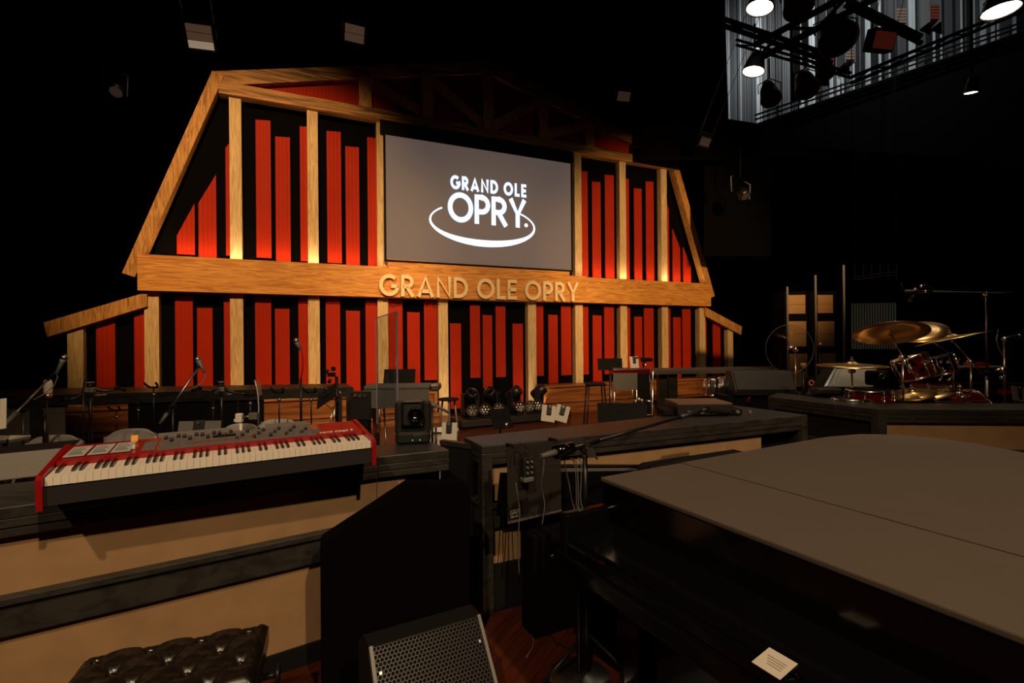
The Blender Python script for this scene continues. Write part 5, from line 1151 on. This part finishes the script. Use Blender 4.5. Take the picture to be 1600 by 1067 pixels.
# overhead boom stand at the far right
t, z = simple_stand('mic_stand', 'tall chrome boom stand over the drums, black microphone array at its left end', 'microphone stand', 1541, 462, 5.4, r=.013, m=M_steel)
W2L(t, a := MB().cyl(PY(1414, 454, 5.0), PY(1578, 458.5, 5.5), .0075)).build('boom', M_greysteel, t)
W2L(t, a := MB().cyl(PY(1552, 458, 5.45), PY(1580, 458.5, 5.5), .016, .02)).build('counterweight', M_black, t)
W2L(t, a := MB().ball(PY(1541, 460, 5.4), .03)).build('joint', M_chrome, t)
W2L(t, a := MB().cyl(PY(1421, 470, 5.05), PY(1434, 453, 5.05), .02, .012).cyl(PY(1415, 455, 5.05), PY(1456, 456, 5.05), .016).tube([PY(u, v, 5.05) for u, v in ((1408, 443), (1411, 452), (1420, 456))], .005).tube([PY(u, v, 5.05) for u, v in ((1440, 450), (1446, 444), (1462, 452))], .005)).build('microphone', M_blackmetal, t)
for u, v in ((1430, 452), (1446, 455), (1440, 447)): W2L(t, a := MB().ball(PY(u, v, 5.03), .016, 8)).build('clip_fitting', M_chrome, t)
t, z = simple_stand('mic_stand', 'chrome stand with a stubby black microphone at the right edge behind the console', 'microphone stand', 1569, 533, 5.0, r=.012, m=M_chrome)
W2L(t, a := MB().cyl(PY(1566, 530, 5.0), PY(1581, 526, 5.0), .013).ball(PY(1570, 530, 5.0), .026)).build('clip', M_chrome, t); mic(t, PY(1594, 525, 5.0), PY(1582, 526, 5.0), .02, .024, M_black)
W2L(t, a := MB().ball(PY(1566, 578, 5.0), .03).cyl(PY(1556, 578, 5.0), PY(1572, 575, 5.0), .012).ball(PY(1565, 590, 5.0), .022)).build('height_clutch', M_chrome, t)
t = thing('clear_shield', 'curved clear shield edge beside the chrome stand at the right edge', 'shield', (PY(1562, 540, 5.5).x, 5.5, 0)); W2L(t, a := MB().tube([PY(u, v, 5.5) for u, v in ((1560, 514), (1557, 530), (1560, 543), (1566, 555), (1576, 562))], .005, 6)).build('edge', mat('acrylic_edge', (.6, .62, .62)), t); MB().cyl((.06, 0, 0), (.06, 0, 1.35), .01).build('post', M_black, t)
# organ and red keyboard behind the drums
A = PY(1400, 560, 6.6); t = thing('organ', 'dark keyboard with red end panels in shadow behind the drum kit', 'keyboard', (PY(1555, 620, 6.4).x, 6.4, 0)); zt = PY(1555, 602, 6.4).z
MB().bbox(-.7, .9, -.1, .5, .1, zt).build('case', M_drum, t); MB().bbox(-.7, .9, -.12, .0, zt, zt+.03).build('key_block', M_bkey, t); MB().bbox(-.1, .08, -.14, -.1, zt-.1, zt).build('end_panel', M_red, t)
for x in (-.6, .8): MB().bbox(x-.04, x+.04, 0, .4, 0, .1).build('foot', M_black, t)
tablet('grey tablet tilted on the dark keyboard at the right edge', 1592, 616, 5.9, .2, .18, R(10), mcol=M_case, roll=12)
t = thing('red_device', 'small red topped device on a black shelf behind the drum kit', 'equipment', (PY(1526, 570, 6.3).x, 6.3, 0)); zt = PY(1526, 572, 6.3).z; MB().bbox(-.08, .12, -.05, .1, zt, zt+.045).build('body', M_red, t); MB().bbox(-.3, .3, -.1, .15, zt-.02, zt).build('shelf', M_greysteel, t)
for x in (-.25, .25): MB().cyl((x, 0, 0), (x, 0, zt-.02), .015).build('leg', M_black, t)
# hanging chimes / pleated curtain behind the drums
yb = 12.5
t = thing('bar_rack', 'rack of grey blue upright bars in the dark behind the drum kit', 'rack', (PY(1366, 540, yb).x, yb, 0)); ox = t.location.x; M_bar = mat('blue_grey_bar', (.62, .78, .85), .45, .2)
for i in range(17):
    u = 1332+4.2*i; a, b = PY(u, 474-.15*(u-1330)*.1, yb), PY(u, 515, yb); MB().bbox(a.x-ox-.012, a.x-ox+.012, 0, .03, b.z-.5, a.z).build('bar', M_bar, t)
z0_ = PY(1366, 474, yb).z; MB().bbox(-.75, .75, .03, .08, z0_-.04, z0_).bbox(-.75, .75, .03, .08, 0, .1).build('frame', M_black, t)
for x in (-.72, .72): MB().bbox(x-.03, x+.03, .03, .1, 0, z0_).build('frame_post', M_black, t)
t = thing('catwalk_rail', 'pale double handrail high in the dark above the bar rack', 'rail', PY(1368, 430, yb+.2)); 
for v0, v1 in ((433, 424), (437, 429)): W2L(t, a := MB().bar(PY(1333, v0, yb+.2), PY(1402, v1, yb+.2), .03, .02)).build('rail', M_case, t)
for u in (1334, 1401): W2L(t, a := MB().cyl(PY(u, 437, yb+.24), Vector((PY(u, 437, yb+.24).x, yb+.24, 14)), .012, n=6)).build('hanger', M_black, t)
for u in range(1336, 1402, 13): W2L(t, a := MB().bar(PY(u, 437, yb+.22), PY(u, 412, yb+.22), .012)).build('hanger', M_greysteel, t)

# ------------------------------------------------------------------ fly loft at the upper right: lit slatted wall, trusses and lamps
yw = 15.0
def rect(u0, v0, u1, v1, y): a = PY(u0, v0, y); b = PY(u1, v1, y); return a, b
mb = MB(); rng = random.Random(11); a0_ = PY(1120, 0, yw); a1_ = PY(1640, 0, yw); x = a0_.x; zb_ = PY(1300, 210, yw).z; zt_ = 13.8
groups = {}
M_sl = [mat('slat_grey_%s' % n, c, .5, .2) for n, c in (('pale', (.62, .66, .66)), ('mid', (.10, .108, .11)), ('dark', (.02, .022, .022)))]
mbs = [MB(), MB(), MB()]
while x < a1_.x:
    w = rng.choice((.05, .07, .09, .13)); k = rng.choices((0, 1, 2), (3, 4, 3))[0]
    mbs[k].bbox(x, x+w*.8, yw, yw+.05+.05*rng.random(), zb_, zt_); x += w
lw = thing('slatted_wall', 'grey vertical slats of the lit fly loft wall seen behind the lighting bars', 'wall'); 
for i, m_ in enumerate(mbs): o = m_.build('slats', M_sl[i], lw); o['kind'] = 'stuff'
MB().bbox(a0_.x-.3, a1_.x+.5, yw+.12, yw+.2, zb_, zt_).build('backing', M_cloth, lw)
for (u, v0, v1, w, red, lab) in ((1255, 98, 134, .22, 0, 'brown stack of counterweights low on the slatted wall, left one'), (1325, 45, 95, .26, 0, 'tall brown stack of counterweights on the slatted wall beside the big unlit spotlight'), (1296, 88, 112, .26, 1, 'red stack of counterweights on the slatted wall above the catwalk'), (1405, 12, 38, .3, 0, 'brown stack of counterweights beside the red flood light'), (1457, 6, 32, .3, 1, 'red stack of counterweights right of the red flood light')):
    a, b = PY(u, v1, 14.7), PY(u, v0, 14.7); t = thing('counterweight_stack', lab, 'weights', (a.x, 14.7, a.z)); n_ = int((b.z-a.z)/.09); mb = MB()
    for i in range(n_): mb.bbox(-w/2, w/2, -.08, .25, i*.09, i*.09+.07)
    mb.build('weights', mat('weight_red', (.16, .03, .02), .6) if red else mat('weight_brown', (.20, .13, .09), .6), t); MB().bbox(-w/2-.03, -w/2, -.1, .25, -.1, 13.8-a.z).bbox(w/2, w/2+.03, -.1, .25, -.1, 13.8-a.z).build('guide_rails', M_greysteel, t)
# dark border below: a catwalk running away to the right with its handrails
def truss(label, p, q, h=.35, name='lighting_truss', step=.5, r=.028):
    p, q = Vector(p), Vector(q); t = thing(name, label, 'truss', p); d = (q-p); L_ = d.length; n_ = max(2, int(L_/step)); up = Vector((0, 0, h))
    W2L(t, a := MB().cyl(p, q, r, n=8)).build('chord', M_black, t); W2L(t, a := MB().cyl(p+up, q+up, r, n=8)).build('chord', M_black, t)
    mb = MB()
    for i in range(n_): mb.cyl(p+d*(i/n_)+(up if i % 2 else Vector()), p+d*((i+1)/n_)+(Vector() if i % 2 else up), r*.5, n=6, cap=False)
    W2L(t, mb).build('lacing', M_black, t); return t
q1, q2 = PY(1180, 195, 13.5), PY(1640, 35, 13.5)
t = thing('catwalk', 'dark catwalk with handrails running up to the right under the slatted wall', 'catwalk', q1)
W2L(t, a := MB().hull([q1, q2, q2+Vector((0, .8, 0)), q1+Vector((0, .8, 0))], [q1-Vector((0, 0, .5)), q2-Vector((0, 0, 4.0)), q2+Vector((0, .8, -4.0)), q1+Vector((0, .8, -.5))])).build('deck', M_cloth, t)
for dv in (0, -8, -15): W2L(t, a := MB().cyl(PY(1180, 195+dv, 13.3), PY(1640, 35+dv, 13.3), .025, n=6)).build('handrail', M_black, t)
W2L(t, a := MB().hull([PY(1100, 180, 13.2), PY(1205, 196, 13.2), PY(1205, 196, 13.4), PY(1100, 180, 13.4)], [PY(1100, 400, 13.2), PY(1205, 400, 13.2), PY(1205, 400, 13.4), PY(1100, 400, 13.4)])).build('side_drape', M_cloth, t)
for i in range(12):
    u = 1215+i*33; W2L(t, a := MB().cyl(PY(u, 183-(u-1215)*.348, 13.3), PY(u, 165-(u-1215)*.348, 13.3), .02, n=6)).build('stanchion', M_black, t)
t = thing('border_drape', 'black border drape hanging at the left of the slatted wall', 'drape', PY(1090, 0, 12.8)); W2L(t, a := MB().hull([PY(1000, -60, 12.8), PY(1131, -60, 12.8), PY(1131, -60, 13), PY(1000, -60, 13)], [PY(1000, 250, 12.8), PY(1140, 250, 12.8), PY(1140, 250, 13), PY(1000, 250, 13)])).build('cloth', M_cloth, t)
truss('thick dark lighting bar running up to the right across the slatted wall', PY(1180, 95, 9), PY(1385, -12, 8), .3, r=.06)
truss('dark lighting bar crossing the slatted wall to the right, left one', PY(1130, 40, 10), PY(1300, 98, 10), .14, r=.05)
truss('dark lighting bar crossing the slatted wall to the right, right one', PY(1320, 8, 10), PY(1440, 68, 10), .14, r=.05)
truss('thin dark lighting bar hanging lower across the slatted wall', PY(1150, 70, 11), PY(1330, 122, 11), .12, r=.03)
truss('long dark pipe with lamps running along the top of the catwalk', PY(1330, 130, 11.5), PY(1640, 0, 11.5), .14, r=.04)
def stagelamp(label, u, v, y, aim, r=.17, lit=M_lens, energy=0, sp=50, L_=.34, name='stage_light', hang=.75):
    p = PY(u, v, y); d = (Vector(aim)-p).normalized(); t = thing(name, label, 'stage light', p)
    b = MB().lathe([(0, -L_), (r*.55, -L_*.95), (r*.8, -L_*.6), (r, -.02), (r*1.06, 0), (r*1.0, .012), (r*.96, 0), (r*.9, -.05), (0, -.06)], (0, 0, 0), d, 28).build('housing', M_blackmetal, t)
    MB().lathe([(0, .01), (r*.5, .004), (r*.92, -.012)], (0, 0, 0), d, 28).build('lens', lit, t)
    x = d.cross(Vector((0, 0, 1))).normalized(); c = -d*L_*.4
    MB().tube([c+x*r*1.1, c+x*r*1.15+Vector((0, 0, .2)), c+Vector((0, 0, .32)), c-x*r*1.15+Vector((0, 0, .2)), c-x*r*1.1], .012, 6).build('yoke', M_black, t)
    MB().cyl(c+Vector((0, 0, .32)), c+Vector((0, 0, hang)), .02, n=8).build('clamp', M_black, t)
    if energy: spot('lamp_beam', p+d*.03, aim, energy, (1, .82, .58), sp, .5, .1)
    return t
stagelamp('bright round stage lamp at the top left of the slatted wall', 1187, 13, 8, (2.6, 8, 0), .21, energy=30)
stagelamp('bright round stage lamp lower down before the slatted wall', 1177, 112, 9, (3.0, 9, 0), .19, energy=30)
stagelamp('bright round stage lamp at the top right corner', 1564, 17, 8.5, (8.5, 8.5, 0), .27, energy=30)
stagelamp('narrow glowing stage lamp in the dark at the far right', 1517, 145, 11, (10.6, 12.2, 0), .13, M_lens, hang=6.6)
for i, (u, v, y, r, lab) in enumerate(((1262, 140, 10, .22, 'unlit black profile spotlight hanging before the middle of the slatted wall'), (1310, 62, 8.5, .3, 'large unlit black spotlight hanging at the centre of the slatted wall'), (1248, 12, 9, .25, 'unlit black spotlight near the top of the frame between two bars'), (1205, 155, 10.5, .2, 'unlit black spotlight at the lower left corner of the slatted wall'), (1290, 115, 11, .2, 'unlit black spotlight above the catwalk rail'))):
    stagelamp(lab, u, v, y, (PY(u, v, y).x-.6, y-2.5, 3), r, M_black, 0, L_=.6, name='profile_light')
# rectangular floods
def flood(label, u, v, y, w, h, rz, tilt, panes, wires=True, m1=M_lensdim, roll=0):
    p = PY(u, v, y); t = thing('flood_light', label, 'stage light', p); t.rotation_euler = (R(tilt), R(roll), rz)
    MB().bbox(-w/2-.03, w/2+.03, .02, .22, -h/2-.03, h/2+.06).build('housing', M_black, t)
    n = len(panes)
    for i, mm in enumerate(panes): z0 = h/2-h*i/n; MB().bbox(-w/2, w/2, .0, .03, z0-h/n+.008, z0).build('pane', mm, t)
    MB().tube([(-w/2-.05, .1, 0), (-w/2-.06, .1, h), (w/2+.06, .1, h), (w/2+.05, .1, 0)], .012, 6).build('yoke', M_blackmetal, t)
    if wires:
        for x in (-w/2-.04, w/2+.04): MB().cyl((x, .1, h*.6), (x, .1, 14-p.z), .006, n=6).build('hanging_wire', M_greysteel, t)
    return t
E1 = mat('flood_pane_lit', (.06, .05, .04), .5, emit=(.24, .18, .12), estr=1); E2 = mat('flood_pane_dim', (.03, .02, .015), .5, emit=(.055, .03, .017), estr=1); E3 = mat('flood_pane_low', (.02, .015, .01), .5, emit=(.022, .013, .010), estr=1)
flood('rectangular flood light with a bright lower pane, upper left', 312, 58, 9, .42, .40, R(14), 30, [E2, E2, E1])
flood('rectangular flood light glowing dimly above the barn roof', 554, 53, 9.5, .36, .30, R(14), 30, [E2, E2], False, roll=6)
flood('small dim rectangular flood light above the right of the barn', 975, 151, 12, .32, .22, R(14), 30, [E3], False)
flood('faint rectangular flood light hanging right of the barn roof', 1102, 222, 12, .26, .2, R(14), 30, [E3], True, roll=8)
flood('dark red flood light hanging before the slatted wall', 1383, 63, 9.5, .45, .3, R(10), 20, [mat('flood_red', (.05, .01, .008), .5, emit=(.03, .004, .002), estr=1)], True)
def frame_light(label, u, v, y, roll=0):
    p = PY(u, v, y); t = thing('hanging_light', label, 'stage light', p); 
    MB().tube([(-.22, 0, -.15), (-.24, 0, .22), (-.2, 0, .24)], .014, 6).tube([(.22, 0, -.35), (.24, 0, .02), (.1, 0, .1)], .014, 6).build('yoke', M_greysteel, t)
    MB().lathe([(0, -.15), (.1, -.14), (.14, 0), (.13, .12), (0, .13)], (.05, 0, -.2), (.2, -.6, -.75), 20).build('housing', M_blackmetal, t)
    MB().lathe([(0, .01), (.10, 0)], Vector((.05, 0, -.2))+Vector((.2, -.6, -.75)).normalized()*.135, (.2, -.6, -.75), 20).build('lens', E3, t)
    MB().cyl((.0, 0, .2), (.0, 0, 1.0), .012, n=6).build('hanging_pipe', M_black, t)
frame_light('dim hanging light with pale yoke arms left of the barn roof', 180, 122, 9)
frame_light('faint hanging light on two wires at the right of the barn', 1157, 290, 12)
